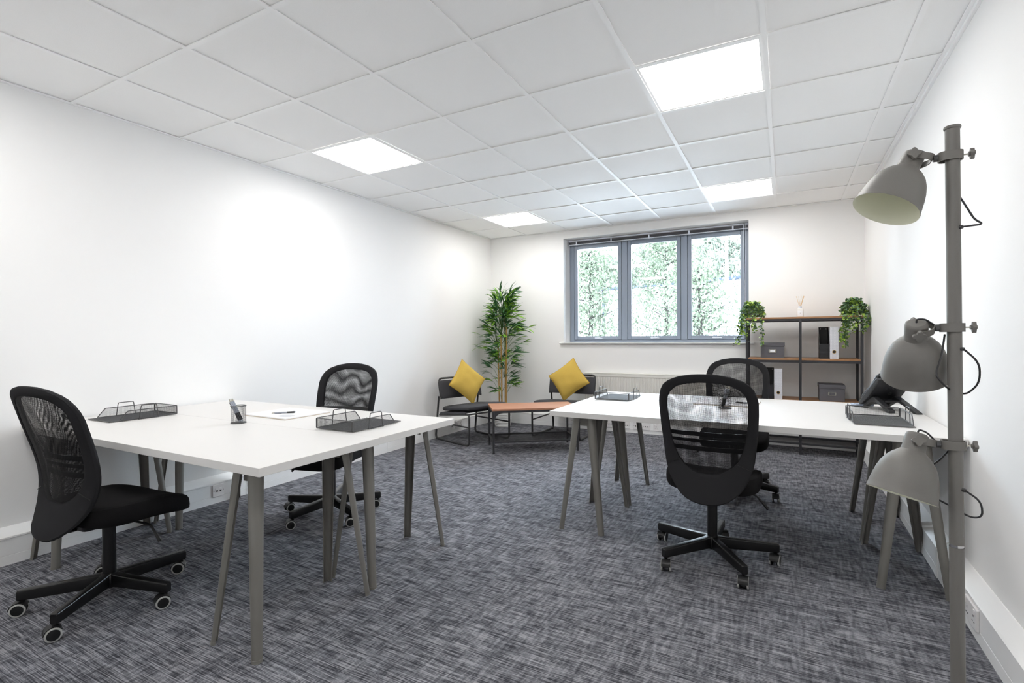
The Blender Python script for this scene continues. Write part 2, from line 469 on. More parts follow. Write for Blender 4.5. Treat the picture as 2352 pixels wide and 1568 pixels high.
# window: frame, mullions, three sashes with pane and handle, sill
FY = YB + .215                       # inner face of the frame
win = thing('window_1', (0, 0, 0), kind='structure')
fr = MB()
fr.box(1.108, 1.168, FY, FY + .045, WZ0 + .012, 2.452); fr.box(3.252, 3.300, FY, FY + .045, WZ0 + .012, 2.452)
fr.box(1.168, 3.252, FY, FY + .045, WZ0 + .012, 1.128); fr.box(1.168, 3.252, FY, FY + .045, 2.395, 2.452)
fr.box(1.150, 3.270, FY + .037, FY + .0445, 1.100, 1.146); fr.box(1.150, 3.270, FY + .037, FY + .0445, 2.375, 2.42)
for a, b in ((1.150, 1.186), (1.800, 1.904), (2.530, 2.634), (3.234, 3.270)): fr.box(a, b, FY + .037, FY + .0445, 1.146, 2.375)
fr.build('outer_frame', WFRAME, win, bevel=.003)
for a, b in ((1.816, 1.888), (2.546, 2.618)):
    MB().box(a, b, FY - .004, FY + .0365, 1.128, 2.395).build('mullion', WFRAME, win, bevel=.003)
for a, b in ((1.172, 1.812), (1.892, 2.542), (2.622, 3.248)):
    z0, z1, w_ = 1.132, 2.391, .046
    m = MB()
    m.box(a, a + w_, FY - .006, FY + .035, z0, z1); m.box(b - w_, b, FY - .006, FY + .035, z0, z1)
    m.box(a + w_, b - w_, FY - .006, FY + .035, z0, z0 + w_); m.box(a + w_, b - w_, FY - .006, FY + .035, z1 - w_ - .01, z1)
    s_ = m.build('sash', WFRAME, win, bevel=.004)
    MB().box(a + w_ - .004, b - w_ + .004, FY + .014, FY + .020, z0 + w_ - .004, z1 - w_ - .006).build('pane', GLASS, s_)
    cx = (a + b) / 2 + .01; hz = z0 + .023
    hm = MB(); hm.prism(rrect(-.045, .03, -.009, .009, .008), 0, .010)
    hm.tube([(.0, 0, .006), (.0, 0, .026)], .007, 8)
    hm.tube([(-.008, 0, .026), (.03, -.001, .027), (.065, -.004, .026)], [.008, .0065, .005], 8, flat=.8)
    hm.tf(Matrix.Translation((cx, FY - .0065, hz)) @ Matrix.Rotation(PI / 2, 4, 'X'))
    hm.build('handle', BLINDW, s_, smooth=True)
sp = [(YB + .225, WZ0 - .012), (YB + .225, WZ0 + .012), (YB - .022, WZ0 + .012), (YB - .031, WZ0 + .006), (YB - .033, WZ0), (YB - .031, WZ0 - .006), (YB - .022, WZ0 - .012)]
ms_ = MB(); ms_.loft([[(1.106, y, z) for y, z in sp], [(3.300, y, z) for y, z in sp]])
sp2 = [(YB - .001, WZ0 - .012), (YB - .001, WZ0 + .012)] + sp[2:]
ms_.loft([[(1.052, y, z) for y, z in sp2], [(3.352, y, z) for y, z in sp2]])
ms_.build('window_sill', WHITE_TRIM, win, smooth=True)

# venetian blind gathered at the top
bl = thing('venetian_blind', (2.2, YB + .165, 2.45), 0, 'grey venetian blind gathered up at the head of the window', 'blind')
BX0, BX1 = -1.085, 1.094
MB().box(BX0, BX1, -.02, .02, -.026, -.001).build('headrail', BLINDG, bl, bevel=.002)
MB().box(BX0 + .003, BX1 - .003, -.0245, -.0205, -.018, -.004).build('headrail_strip', BLINDW, bl)
sl = MB()
for k in range(13):
    z = -.030 - k * .0022 - .0
    sl.prof_x([(-.021, z), (0, z + .0012), (.021, z), (.021, z - .0004), (0, z + .0008), (-.021, z - .0004)], BX0 + .006, BX1 - .006)
tag(sl.build('slat_stack', BLINDG, bl), kind='stuff')
MB().box(BX0 + .006, BX1 - .006, -.0235, .021, -.067, -.0605).build('bottom_rail', BLINDW, bl)
for x in (-.97, -.50, -.02, .45, .93):
    c_ = MB(); c_.box(x - .008, x + .008, -.0255, -.0225, -.0605, -.024); c_.box(x - .008, x + .008, -.0255, -.015, -.0705, -.0672)
    c_.build('ladder_clip', BLINDW, bl)
MB().tube([(1.045, -.029, -.012), (1.045, -.03, -.05), (1.05, -.028, -.7), (1.048, -.026, -1.15)], .004, 8).build('tilt_wand', BLINDW, bl, smooth=True)
MB().tube([(1.06, -.027, -.02), (1.064, -.03, -.6), (1.058, -.03, -1.2)], .0018, 6).build('pull_cord', BLINDW, bl)
MB().cbox((1.048, -.027, -.012), (.016, .012, .014)).build('wand_hook', BLINDG, bl)

# radiator below the window
ra = thing('radiator', (1.41, YB - .005, 0), 0, 'cream panel radiator below the window behind the desks', 'radiator')
RL, RZ0, RZ1 = 1.50, .245, .705
m = MB(); m.box(0, RL, -.050, -.030, RZ0, RZ1); m.build('panel_body', CREAM, ra, bevel=.004)
m = MB(); n_f = 45; pt = RL / n_f
for k in range(n_f):
    x = (k + .5) * pt; a = pt * .34
    m.loft([[(x - a, -.0502, z), (x - a * .6, -.0575, z), (x + a * .6, -.0575, z), (x + a, -.0502, z)] for z in (RZ0 + .035, RZ1 - .036)])
fl = m.build('fluted_face', CREAM, ra); tag(fl, kind='stuff')
MB().box(.0, RL, -.0575, -.0502, RZ1 - .03, RZ1).build('top_band', CREAM, ra, bevel=.003)
m = MB(); m.box(0, RL, -.058, -.006, RZ1 + .0005, RZ1 + .018)
m.build('top_grille', CREAM, ra, bevel=.004)
m = MB()
for x in (.15, 1.35): m.box(x, x + .04, -.0295, 0, .3, .62)
tag(m.build('wall_bracket', CREAM, ra), kind='stuff')
for x in (.03, 1.47):
    MB().tube([(x, -.04, RZ0 - .001), (x, -.04, .19)], .008, 8).build('valve_pipe', NICKEL, ra, smooth=True)

# sockets on the trunking --------------------------------------------------
def socket(pos, face, w, kind, label):
    """face: 'left' looks to +x, 'right' looks to -x, 'back' looks to -y"""
    rz = {'back': 0, 'left': PI / 2, 'right': -PI / 2}[face]
    t = thing('wall_socket', pos, rz, label, 'socket')
    h = .086
    m = MB(); m.prism([(x, z) for x, z in rrect(-w / 2, w / 2, -h / 2, h / 2, .005)], 0, .010)
    m.tf(Matrix.Rotation(PI / 2, 4, 'X'))
    m.build('face_plate', SOCK, t, bevel=.0025)
    if kind == 'data':
        for x in (-.013, .013):
            a = MB().cbox((x, -.0112, .004), (.021, .002, .030)).build('port_module', SOCK, t, bevel=.001)
            MB().cbox((x, -.0126, -.002), (.012, .0008, .010)).build('port_opening', HOLE, a)
        for x in (-.034, .034): MB().lathe([(.0025, 0), (.0025, .001)], 10, cap=True).tf(Matrix.Translation((x, -.0101, 0)) @ Matrix.Rotation(PI / 2, 4, 'X')).build('screw', HOLE, t)
    else:
        for s_ in ((-1, 1) if w > .1 else (0,)):
            cx = s_ * .038
            MB().cbox((cx - .016 * (s_ or 1) * -1, -.0125, .026), (.012, .005, .020)).build('switch_rocker', SOCK, t, bevel=.001)
            MB().cbox((cx, -.0104, .006), (.0045, .0008, .010)).build('pin_hole', HOLE, t)
            for x in (-.011, .011): MB().cbox((cx + x, -.0104, -.017), (.008, .0008, .0045)).build('pin_hole', HOLE, t)
    return t
TF = TD - .004
socket((TF, .802, .091), 'left', .083, 'data', 'double data outlet on the left trunking beneath the left desks')
socket((TF, 3.695, .092), 'left', .086, 'data', 'square data outlet by the left easy chair on the left trunking')
socket((TF, 3.857, .096), 'left', .146, 'mains', 'double mains socket on the left trunking behind the left easy chair')
socket((1.742, YB - TF, .092), 'back', .086, 'data', 'leftmost data outlet of the row below the radiator')
socket((1.947, YB - TF, .090), 'back', .086, 'data', 'data outlet second from the left in the row below the radiator')
socket((2.073, YB - TF, .090), 'back', .086, 'data', 'data outlet half behind a trestle leg below the radiator')
socket((2.190, YB - TF, .090), 'back', .086, 'data', 'data outlet beside the mains socket below the radiator')
socket((2.345, YB - TF, .089), 'back', .146, 'mains', 'double mains socket at the right of the row below the radiator')
socket((W - TF, 1.194, .088), 'right', .146, 'mains', 'double mains socket on the right trunking next to the floor lamp')
socket((1.20, YB - TF, .092), 'back', .146, 'mains', 'mains socket on the back trunking behind the right easy chair')

# ------------------------------------------------------------------ outside the window
tag(MB().box(-60, 60, YB + .4, 90, -.35, -.15).build('ground_outside', OUTGROUND), kind='structure')
bd = thing('warehouse_building', (0, 0, 0), 0, 'pale clad building with grey eaves seen through the window', 'building')
A = Vector((-6.8, 30.3, 0)); B = Vector((9.0, 25.2, 0))
dd = (B - A).normalized(); nn = Vector((dd.y, -dd.x, 0))
if nn.y > 0: nn = -nn
EZ = 4.08
L_ = (B - A).length + 10
mB = MB(); mB.box(0, L_, 0, 9, -.15, EZ)
Mx = Matrix.Translation(A) @ Matrix.Rotation(math.atan2(dd.y, dd.x), 4, 'Z')
mB.tf(Mx).build('wall_block', OUTWALL, bd)
MB().box(-.2, L_ + .2, -.35, 9.2, EZ, EZ + .15).tf(Mx).build('eave', OUTROOF, bd)
MB().box(-.2, L_ + .2, .6, 8.4, EZ + .15, EZ + .2).tf(Mx).build('roof', OUTWALL, bd)
MB().tube([(.25, -.12, -.1), (.25, -.12, EZ)], .09, 8).tf(Mx).build('downpipe', OUTROOF, bd)
MB().box(11.5, 16, -.12, -.005, -.1, 1.65).tf(Mx).build('loading_door', POST, bd)
sl_ = thing('street_lamp', (1.92, 17.2, -.15), 0, 'pale lamp post standing outside the right window pane', 'street lamp')
MB().tube([(0, 0, 0), (0, 0, 5.0)], [.07, .045], 10).build('post', POST, sl_, smooth=True)
MB().tube([(0, 0, 4.97), (.15, 0, 5.02), (.35, 0, 5.02)], .03, 8).build('arm', OUTROOF, sl_)
MB().cbox((.35, 0, 4.98), (.3, .14, .08)).build('lamp_head', OUTROOF, sl_)

def tree(loc, height, spread, base, nleaf, label, seed, leaf=.05):
    rnd = random.Random(seed)
    t = thing('tree', loc, 0, label, 'tree', 'trees outside the window')
    b = MB(); tips = []
    b.tube([(0, 0, 0), (.03, .02, height * .4), (0, 0, height * .9)], [.09, .06, .012], 7)
    for k in range(26):
        z = base + (height * .93 - base) * (k / 25.)
        a = k * 2.4 + rnd.uniform(-.4, .4)
        e = max(.12, 1 - abs((z - base) / (height - base) - .35) * 1.25)
        ln = spread * e * rnd.uniform(.7, 1.1)
        p0 = Vector((0, 0, z)); p1 = p0 + Vector((math.cos(a) * ln * .5, math.sin(a) * ln * .5, ln * .12))
        p2 = p0 + Vector((math.cos(a) * ln, math.sin(a) * ln, ln * .38))
        b.tube([p0, p1, p2], [.022, .013, .004], 5)
        for q in range(8):
            t_ = rnd.uniform(.25, 1.05)
            tips.append((p0.lerp(p2, t_), .16 + .22 * rnd.random()))
    b.build('trunk', BARK, t)
    lf = MB()
    for k in range(nleaf):
        c, rr = tips[rnd.randrange(len(tips))]
        p = c + Vector((rnd.gauss(0, rr), rnd.gauss(0, rr), rnd.gauss(0, rr * .9)))
        s_ = leaf * rnd.uniform(.6, 1.3)
        M = Euler((rnd.uniform(0, 6.3), rnd.uniform(0, 6.3), rnd.uniform(0, 6.3))).to_matrix()
        n0 = len(lf.v)
        lf.v += [tuple(p + M @ Vector(q)) for q in ((-s_, 0, 0), (0, -.5 * s_, .12 * s_), (s_, 0, 0), (0, .5 * s_, .12 * s_))]
        lf.f.append((n0, n0 + 1, n0 + 2, n0 + 3))
    tag(lf.build('foliage', OUTLEAF if leaf < .1 else OUTLEAF_HAZE, t), kind='stuff')
    return t
tree((-1.25, 12.4, -.15), 4.1, 1.25, .9, 6000, 'slender young tree outside the left window pane', 1, .05)
tree((.62, 13.6, -.15), 4.6, 1.45, .9, 8000, 'young tree outside the middle window pane', 2, .045)
tree((2.02, 10.2, -.15), 2.9, .8, .8, 3600, 'low leafy tree outside the left part of the right pane', 3, .045)
tree((-10.5, 44, -.15), 8.6, 4.2, 2, 9000, 'large hazy tree behind the left end of the warehouse', 4, .16)
tree((-6.2, 47, -.15), 11.5, 4.6, 3, 9000, 'tallest hazy tree rising behind the warehouse', 5, .16)
tree((-1.0, 43, -.15), 9.4, 4.4, 2, 9000, 'broad hazy tree behind the right of the warehouse', 6, .16)

# ------------------------------------------------------------------ desks
DZ, DT = .722, .032
def trestle(parent, cx, cy):
    r_ = MB().box(cx - .014, cx + .014, cy - .20, cy + .20, DZ - DT - .0365, DZ - DT - .0005).build('trestle_rail', RAIL, parent, bevel=.002)
    for sx in (-1, 1):
        for sy in (-1, 1):
            top = Vector((cx + sx * .040, cy + sy * .212, DZ - DT - .0006)); bot = Vector((cx + sx * .122, cy + sy * .272, .012))
            out = math.atan2(sy, sx * 1.0)
            loops = []
            for p, R in ((top, .029), (top.lerp(bot, .5), .0245), (bot, .0195), (bot + Vector((0, 0, -.0005)), .0205), (bot + Vector((sx * .0012, sy * .001, -.0118)), .0205)):
                lp = []
                for k in range(13):
                    a = out + RAD(-92 + 184 * k / 12); lp.append(p + Vector((math.cos(a) * R, math.sin(a) * R, 0)))
                for k in range(13):
                    a = out + RAD(92 - 184 * k / 12); lp.append(p + Vector((math.cos(a) * (R - .0035), math.sin(a) * (R - .0035), 0)))
                loops.append(lp)
            MB().loft(loops).build('leg', LEG, r_, smooth=True)
    for sy in (-1, 1):
        MB().cbox((cx, cy + sy * .2165, DZ - DT - .030), (.05, .004, .058)).build('leg_bracket', LEG, r_, bevel=.001)
def desk(x0, x1, y0, y1, tx, label):
    cx, cy = (x0 + x1) / 2, (y0 + y1) / 2
    t = thing('desk', (cx, cy, 0), 0, label, 'desk', 'white trestle desks')
    MB().box(x0 - cx, x1 - cx, y0 - cy, y1 - cy, DZ - DT, DZ).build('desktop', DESK, t, bevel=.0012)
    for x in tx: trestle(t, x - cx, 0)
    return t
desk(.022, 2.016, -.250, .3535, (.21, 1.828), 'white trestle desk nearest the camera on the left')
desk(.022, 2.010, .3545, .962, (.21, 1.812), 'white trestle desk of the left pair, on the far side')
desk(2.372, 4.352, 1.464, 2.066, (2.566, 4.172), 'white trestle desk of the right pair, on the near side')
desk(2.372, 4.352, 2.067, 2.672, (2.566, 4.172), 'white trestle desk of the right pair, nearer the shelf unit')

# ------------------------------------------------------------------ office chairs
def interp(tab, z):
    if z <= tab[0][0]: return tab[0][1]
    for (a, va), (b, vb) in zip(tab, tab[1:]):
        if z <= b:
            t = (z - a) / (b - a); return va + (vb - va) * t
    return tab[-1][1]
OUT_ = [(.355, 0), (.358, .045), (.370, .085), (.392, .122), (.425, .155), (.465, .182), (.52, .203), (.58, .214), (.65, .221), (.72, .227), (.80, .231), (.86, .231), (.905, .222), (.94, .202), (.966, .168), (.985, .115), (.995, .055), (.997, 0)]
IN_ = [(.500, 0), (.503, .04), (.514, .075), (.535, .107), (.565, .135), (.61, .157), (.66, .170), (.72, .179), (.78, .184), (.84, .186), (.88, .181), (.912, .162), (.935, .128), (.948, .08), (.953, .035), (.954, 0)]
def loop_of(tab, n=64):
    right = [(w, z) for z, w in tab]; left = [(-w, z) for z, w in reversed(tab[1:-1])]
    pts = right + left
    seg = [0]
    for i in range(len(pts)):
        a, b = pts[i], pts[(i + 1) % len(pts)]; seg.append(seg[-1] + math.hypot(b[0] - a[0], b[1] - a[1]))
    out = []
    # resample by angle about a centre so that inner and outer rings pair up
    cz = .70
    def hit(ang):
        dx, dz = math.cos(ang), math.sin(ang)
        best = None
        for i in range(len(pts)):
            (x1, z1), (x2, z2) = pts[i], pts[(i + 1) % len(pts)]
            z1 -= cz; z2 -= cz
            den = dx * (z2 - z1) - dz * (x2 - x1)
            if abs(den) < 1e-12: continue
            t = (x1 * (z2 - z1) - z1 * (x2 - x1)) / den
            u = (x1 * dz - z1 * dx) / den
            if t > 0 and -1e-6 <= u <= 1 + 1e-6 and (best is None or t > best): best = t
        return (dx * best, dz * best + cz)
    return [hit(2 * PI * k / n + .0131) for k in range(n)]
YP = [(.36, -.252), (.40, -.226), (.45, -.202), (.50, -.188), (.55, -.181), (.60, -.181), (.65, -.188), (.72, -.206), (.78, -.225), (.84, -.243), (.90, -.260), (.99, -.290)]
def smoothy(z): return (interp(YP, z - .03) + interp(YP, z) + interp(YP, z + .03)) / 3
def back_pt(x, z, off=0): return Vector((x, smoothy(z) + .75 * x * x + off, z))
LO, LI = loop_of(OUT_), loop_of(IN_)

def office_chair(loc, rz, star, wheels, label):
    t = thing('office_chair', (loc[0], loc[1], 0), rz, label, 'office chair', 'black mesh office chairs')
    # five-star base
    b = MB(); b.lathe([(.0, .062), (.032, .062), (.036, .068), (.036, .118), (.030, .126), (.026, .127)], 20)
    base = b.build('base_hub', BLACKM, t, smooth=True)
    for k in range(5):
        a = star + k * 2 * PI / 5 - rz
        m = MB(); R0, R1 = .022, .322
        def sec(r, w, z0, z1):
            q = rrect(-w, w, z0, z1, .006, 3); return [(r, y, z) for y, z in q]
        m.loft([sec(R0, .019, .064, .126), sec(.06, .0175, .066, .122), sec(R1 - .004, .015, .064, .108), sec(R1, .012, .067, .105)])
        m.tf(Matrix.Rotation(a, 4, 'Z'))
        m.build('base_arm', BLACKM, base, smooth=True)
        # castor
        wa = wheels[k] - rz
        px, py = .305 * math.cos(a), .305 * math.sin(a)
        hd = MB()
        hd.tube([(0, 0, .0635), (0, 0, .048)], .008, 8)
        q = [(.024 * math.cos(th) - .012, .027 + .0275 * math.sin(th)) for th in [RAD(v) for v in range(-10, 196, 14)]]
        hd.loft([[(x, -.0115, z) for x, z in q], [(x, .0115, z) for x, z in q]])
        ang = [RAD(v) for v in range(25, 176, 15)]
        ri = [(-.012 + .0290 * math.cos(v), .028 + .0290 * math.sin(v)) for v in reversed(ang)]; ro = [(-.012 + .0315 * math.cos(v), .028 + .0315 * math.sin(v)) for v in ang]
        hd.loft([[(x, y_, z) for x, z in ro + ri] for y_ in (-.0225, .0225)])
        for s_ in (-1, 1):
            n0 = len(hd.v); hd.lathe([(.0, .0255 * s_), (.010, .0255 * s_), (.0215, .0238 * s_), (.0215, .0164 * s_), (.0266, .0163 * s_), (.0266, .0118 * s_)], 18); hd.tf(Matrix.Translation((-.012, 0, .028)) @ Matrix.Rotation(PI / 2, 4, 'X'), n0)
        hd.tf(Matrix.Translation((px, py, 0)) @ Matrix.Rotation(wa, 4, 'Z'))
        c_ = hd.build('castor', BLACK, t, smooth=True)
        for s_ in (-1, 1):
            ty = MB(); ty.lathe([(.0217, .0245 * s_), (.0250, .0245 * s_), (.0278, .0225 * s_), (.0278, .0165 * s_), (.0217, .0165 * s_)], 20)
            ty.tf(Matrix.Translation((px, py, 0)) @ Matrix.Rotation(wa, 4, 'Z') @ Matrix.Translation((-.012, 0, .0283)) @ Matrix.Rotation(PI / 2, 4, 'X'))
            ty.build('tyre', TYRE, c_, smooth=True)
    MB().lathe([(.0, .120), (.0255, .120), (.0255, .345), (.022, .348), (.0145, .348), (.0145, .374)], 20).build('gas_column', BLACKM, t, smooth=True)
    m = MB(); m.loft([[(x, y, z) for x, y in rrect(-w, w, y0, y1, .02)] for w, y0, y1, z in ((.05, -.08, .08, .352), (.075, -.13, .11, .362), (.085, -.14, .12, .383))])
    m.build('seat_mechanism', BLACK, t, smooth=True)
    MB().tube(arc([(.07, .03, .364), (.205, .055, .352), (.262, .06, .285)], .02), [.005] * 7 + [.008], 8).build('height_lever', BLACKM, t, smooth=True)
    # seat
    def seatloop(sc, z, dz=0):
        lp = []
        for k in range(48):
            a = 2 * PI * k / 48; ca, sa = math.cos(a), math.sin(a); p = 2 / 4.2
            x = .236 * sc * math.copysign(abs(ca) ** p, ca); y = .053 + .219 * sc * math.copysign(abs(sa) ** p, sa)
            w = 1 - .10 * max(0, (-y) / .17)
            drop = .052 * max(0, (y - .06) / .21) ** 1.7
            lift = .012 * (abs(x) / .236) ** 2 if z > .43 else 0
            lp.append((x * w, y, z - drop * (1 if z > .40 else .75) + lift))
        return lp
    m = MB(); m.loft([seatloop(s_, z) for s_, z in ((.72, .384), (.90, .386), (.965, .394), (.995, .410), (1, .428), (.99, .446), (.955, .459), (.88, .465), (.7, .464), (.4, .459), (.1, .457))])
    m.build('seat', FABRIC, t, smooth=True)
    # backrest: padded ring, two mesh layers, lumbar bars, bracket
    m = MB(); loops = []
    for k in range(14):
        th = 2 * PI * k / 14; s_ = .5 - .5 * math.cos(th)
        off = .0145 * math.copysign(abs(math.sin(th)) ** .45, math.sin(th))
        loops.append([back_pt(o[0] + (i[0] - o[0]) * s_, o[1] + (i[1] - o[1]) * s_, off) for o, i in zip(LO, LI)])
    loops.append(loops[0]); m.loft(loops, cap=False)
    m.build('backrest_frame', FABRIC2, t, smooth=True)
    for off, mm in ((-.0085, MESH1), (-.0076, MESH1), (-.0067, MESH1), (.0067, MESH2), (.0076, MESH2), (.0085, MESH2)):
        m = MB(); rings = []
        for s_ in (1.012, .85, .65, .45, .25, .06):
            rings.append([back_pt(i[0] * s_, .70 + (i[1] - .70) * s_, off) for i in LI])
        m.loft(rings, cap=False); m.f.append(tuple(len(m.v) - 64 + k for k in range(64)))
        m.build('mesh_panel', mm, t, smooth=True)
    for zc, hh in ((.687, .011), (.652, .008), (.612, .011)):
        hw = interp(IN_, zc) + .012
        m = MB(); m.loft([[back_pt(x, zc - hh, .020), back_pt(x, zc + hh, .020), back_pt(x, zc + hh, .026), back_pt(x, zc - hh, .026)] for x in [hw * (k / 8 - 1) for k in range(17)]])
        m.build('lumbar_bar', BLACK, t)
    m = MB(); m.tube(arc([(0, -.08, .366), (0, -.178, .366), (0, -.178, .44)], .03), .02, 8, flat=.45); m.build('back_bracket', BLACK, t, smooth=True)
    # stitched seams on the lower panel
    for s_ in (-1, 1):
        m = MB(); m.tube([back_pt(s_ * x, z, -.0148) for x, z in ((.138, .552), (.165, .540), (.196, .527))], .0013, 5); m.build('seam', BLACK, t)
    return t
office_chair((.948, -.247), RAD(5), RAD(16), [RAD(v) for v in (70, 50, 62, 58, 75)], 'black mesh office chair nearest the camera, at the near left desk')
office_chair((.968, 1.000 + .02), RAD(194), RAD(53), [RAD(v) for v in (40, 60, 75, 55, 48)], 'black mesh office chair between the left desks and the left wall')
office_chair((3.314, 1.452), RAD(0), RAD(15), [RAD(v) for v in (80, 120, 260, 100, 90)], 'black mesh office chair seen from behind at the right desks')
office_chair((3.318, 2.725 + .05), RAD(180), RAD(47), [RAD(v) for v in (80, 60, 200, 100, 90)], 'black mesh office chair behind the right desks, facing the camera')

# ------------------------------------------------------------------ letter trays
def letter_tray(x, y, rz, label):
    t = thing('letter_tray', (x, y, DZ), rz, label, 'letter tray', 'wire mesh letter trays')
    w, l = .125, .175                      # closed end at -y, open end at +y
    m = MB(); m.box(-w, w, -l, l, .005, .0056); m.build('mesh_base', TRAYB, t)
    for s_ in (-1, 1):
        MB().loft([[(s_ * w, -l, .006), (s_ * w, l - .045, .006), (s_ * w, l - .085, .055), (s_ * w, -l, .055)], [(s_ * (w - .0006), -l, .006), (s_ * (w - .0006), l - .045, .006), (s_ * (w - .0006), l - .085, .055), (s_ * (w - .0006), -l, .055)]]).build('mesh_side', TRAYS, t)
        MB().tube(arc([(s_ * w, -l + .002, .006), (s_ * w, l - .045, .006), (s_ * w, l - .085, .055), (s_ * w, -l + .002, .055), (s_ * w, -l + .002, .007)], .006, 3), .0024, 7).build('side_wire', RAIL, t, smooth=True)
        MB().tube(arc([(s_ * (w + .004), -.068, .004), (s_ * (w + .004), -.058, .080), (s_ * (w + .004), .022, .080), (s_ * (w + .004), .032, .004)], .008, 3), .0024, 7).build('handle', RAIL, t, smooth=True)
        MB().box(s_ * (w + .004) - .004, s_ * (w + .004) + .004, -.072, .036, .0005, .004).build('handle_foot', RAIL, t)
    MB().box(-w, w, -l, -l + .0006, .006, .055).build('mesh_end', TRAYE, t)
    MB().tube(arc([(-w + .004, -l, .008), (w - .004, -l, .008), (w - .004, -l, .055), (-w + .004, -l, .055), (-w + .004, -l, .009)], .005, 3), .0024, 7).build('end_wire', RAIL, t, smooth=True)
    MB().tube([(-w, l, .0055), (w, l, .0055)], .002, 6).build('front_wire', RAIL, t)
    return t
letter_tray(.272, .175, PI, 'wire mesh letter tray near the left wall on the left desks')
letter_tray(1.690, .560, 0, 'wire mesh letter tray near the right edge of the left desks')
letter_tray(2.566, 2.287, 0, 'wire mesh letter tray at the left end of the right desks')
letter_tray(4.087, 1.875, PI + .02, 'wire mesh letter tray in front of the desk phone')

# pen cups with pens, pads, loose pens
def pen(parent, p0, p1, name='pen', label=None, cat='pen', group=None, top=False):
    d = Vector(p1) - Vector(p0); L = .142
    t = thing(name, p0, 0, label, cat, group) if top else None
    M = d.normalized().to_track_quat('Z', 'Y').to_matrix().to_4x4()
    if top: t.rotation_euler = M.to_euler()
    for nm, a, b, r0, r1, mm in (('tip', .0, .010, .0012, .0042, PENG), ('grip', .0102, .052, .0055, .0052, PENB), ('barrel', .0522, .120, .0048, .0048, PENG), ('clicker', .1202, .136, .0036, .003, NICKEL)):
        o = MB().tube([(0, 0, a), (0, 0, b)], [r0, r1], 9).build(nm, mm, t, smooth=True)
    MB().cbox((0, -.0062, .100), (.004, .0016, .036)).build('clip', PENB, t)
    return t
def pencup(x, y, pens, label, which):
    t = thing('pen_cup', (x, y, DZ), 0, label, 'pen cup', 'wire mesh pen cups')
    R, h = .037, .094
    MB().lathe([(R, .004), (R, h)], 36).build('mesh_wall', CUPM, t, smooth=True)
    MB().lathe([(R + .0005, .0005), (R + .0022, .0015), (R + .0022, .004), (R - .001, .005), (.0, .005)], 30).build('cup_base', RAIL, t, smooth=True)
    MB().tube([((R) * math.cos(2 * PI * k / 30), R * math.sin(2 * PI * k / 30), h) for k in range(30)], .0026, 7, closed=True).build('rim', RAIL, t, smooth=True)
    for k, (a, b, lean) in enumerate(pens):
        p0 = (x + a[0], y + a[1], DZ + .008); p1 = (x + b[0], y + b[1], DZ + .13)
        pen(None, p0, p1, 'pen', which[k], 'pen', 'pens in the cups', True)
_d = Vector((-.88, -.47, 0))     # pens lean to the left
pencup(1.036, .321, [((.019, -.0055), (-.035, -.0295), 0), ((.013, .007), (-.041, -.017), 0), ((.007, .0195), (-.047, -.0045), 0)],
       'mesh pen cup holding leaning pens on the left desks', ['foremost of the pens leaning in the left desk pen cup', 'middle pen leaning in the left desk pen cup', 'rearmost of the pens leaning in the left desk pen cup'])
pencup(3.322, 2.035, [((-.016, -.0195), (.006, -.0195), 0), ((-.020, -.0065), (.014, -.0065), 0), ((-.014, .0065), (.026, .0065), 0), ((-.010, .0195), (.020, .0195), 0)],
       'mesh pen cup behind the right chair backrest on the right desks', ['leftmost pen in the right desk pen cup', 'second pen from the left in the right desk pen cup', 'rightmost pen in the right desk pen cup', 'pen at the back of the right desk pen cup'])
def pad(x, y, rz, label):
    t = thing('desk_pad', (x, y, DZ), rz, label, 'planner pad', 'desk planner pads')
    MB().box(-.19, .19, -.155, .155, .0005, .003).build('backing_board', PADW, t)
    MB().box(-.189, .189, -.154, .154, .0031, .0085).build('sheet_block', PAPER, t)
    MB().box(-.188, .188, -.153, .153, .0086, .0090).build('top_sheet', PRINT, t)
pad(1.005, .655, RAD(-1.5), 'white planner pad with a pen on it on the left desks')
pad(3.310, 2.300, RAD(-3), 'white planner pad behind the mesh chair on the right desks')
pen(None, (1.062, .672, DZ + .0152), (.968, .566, DZ + .0152), 'pen', 'black pen lying on the left planner pad', 'pen', None, True)
pen(None, (3.36, 2.26, DZ + .0152), (3.50, 2.245, DZ + .0152), 'pen', 'black pen lying on the right planner pad', 'pen', None, True)

# ------------------------------------------------------------------ desk phone (seen from behind)
ph = thing('desk_phone', (4.195, 2.385, DZ), RAD(24), 'black desk phone seen from behind at the right end of the desks', 'phone')
m = MB()       # tilted body: low edge to +y, high edge towards the camera
bp_ = [(.100, .018), (.113, .034), (-.062, .200), (-.086, .190), (-.064, .158), (.015, .080)]
m.prof_x(bp_, -.098, .100); m.build('body', PHONE, ph, bevel=.005)
m = MB()
for k in range(7): m.cbox((-.03 + k * .018, 0, 0), (.003, .002, .022))
m.tf(Matrix.Translation((.0, -.046, .1375)) @ Matrix.Rotation(RAD(-44), 4, 'X')); tag(m.build('speaker_slots', HOLE, ph), kind='stuff')
MB().lathe([(.0, .0), (.010, .0), (.010, .002)], 14).tf(Matrix.Translation((.015, -.005, .0985)) @ Matrix.Rotation(RAD(136), 4, 'X')).build('cable_port', HOLE, ph)
m = MB(); m.prof_x([(.05, .058), (.0, .082), (-.190, .006), (-.190, .0005), (-.16, .0005), (-.09, .030), (-.02, .052), (.02, .045), (.10, .0005), (.115, .0005)], .045, .080)
m.build('stand_leg', PHONE, ph, bevel=.003)
m = MB(); m.prof_x([(.05, .058), (.0, .082), (-.150, .016), (-.150, .0005), (-.12, .0005), (-.08, .028), (-.02, .050), (.02, .045), (.10, .0005), (.115, .0005)], -.078, -.045)
m.build('stand_leg', PHONE, ph, bevel=.003)
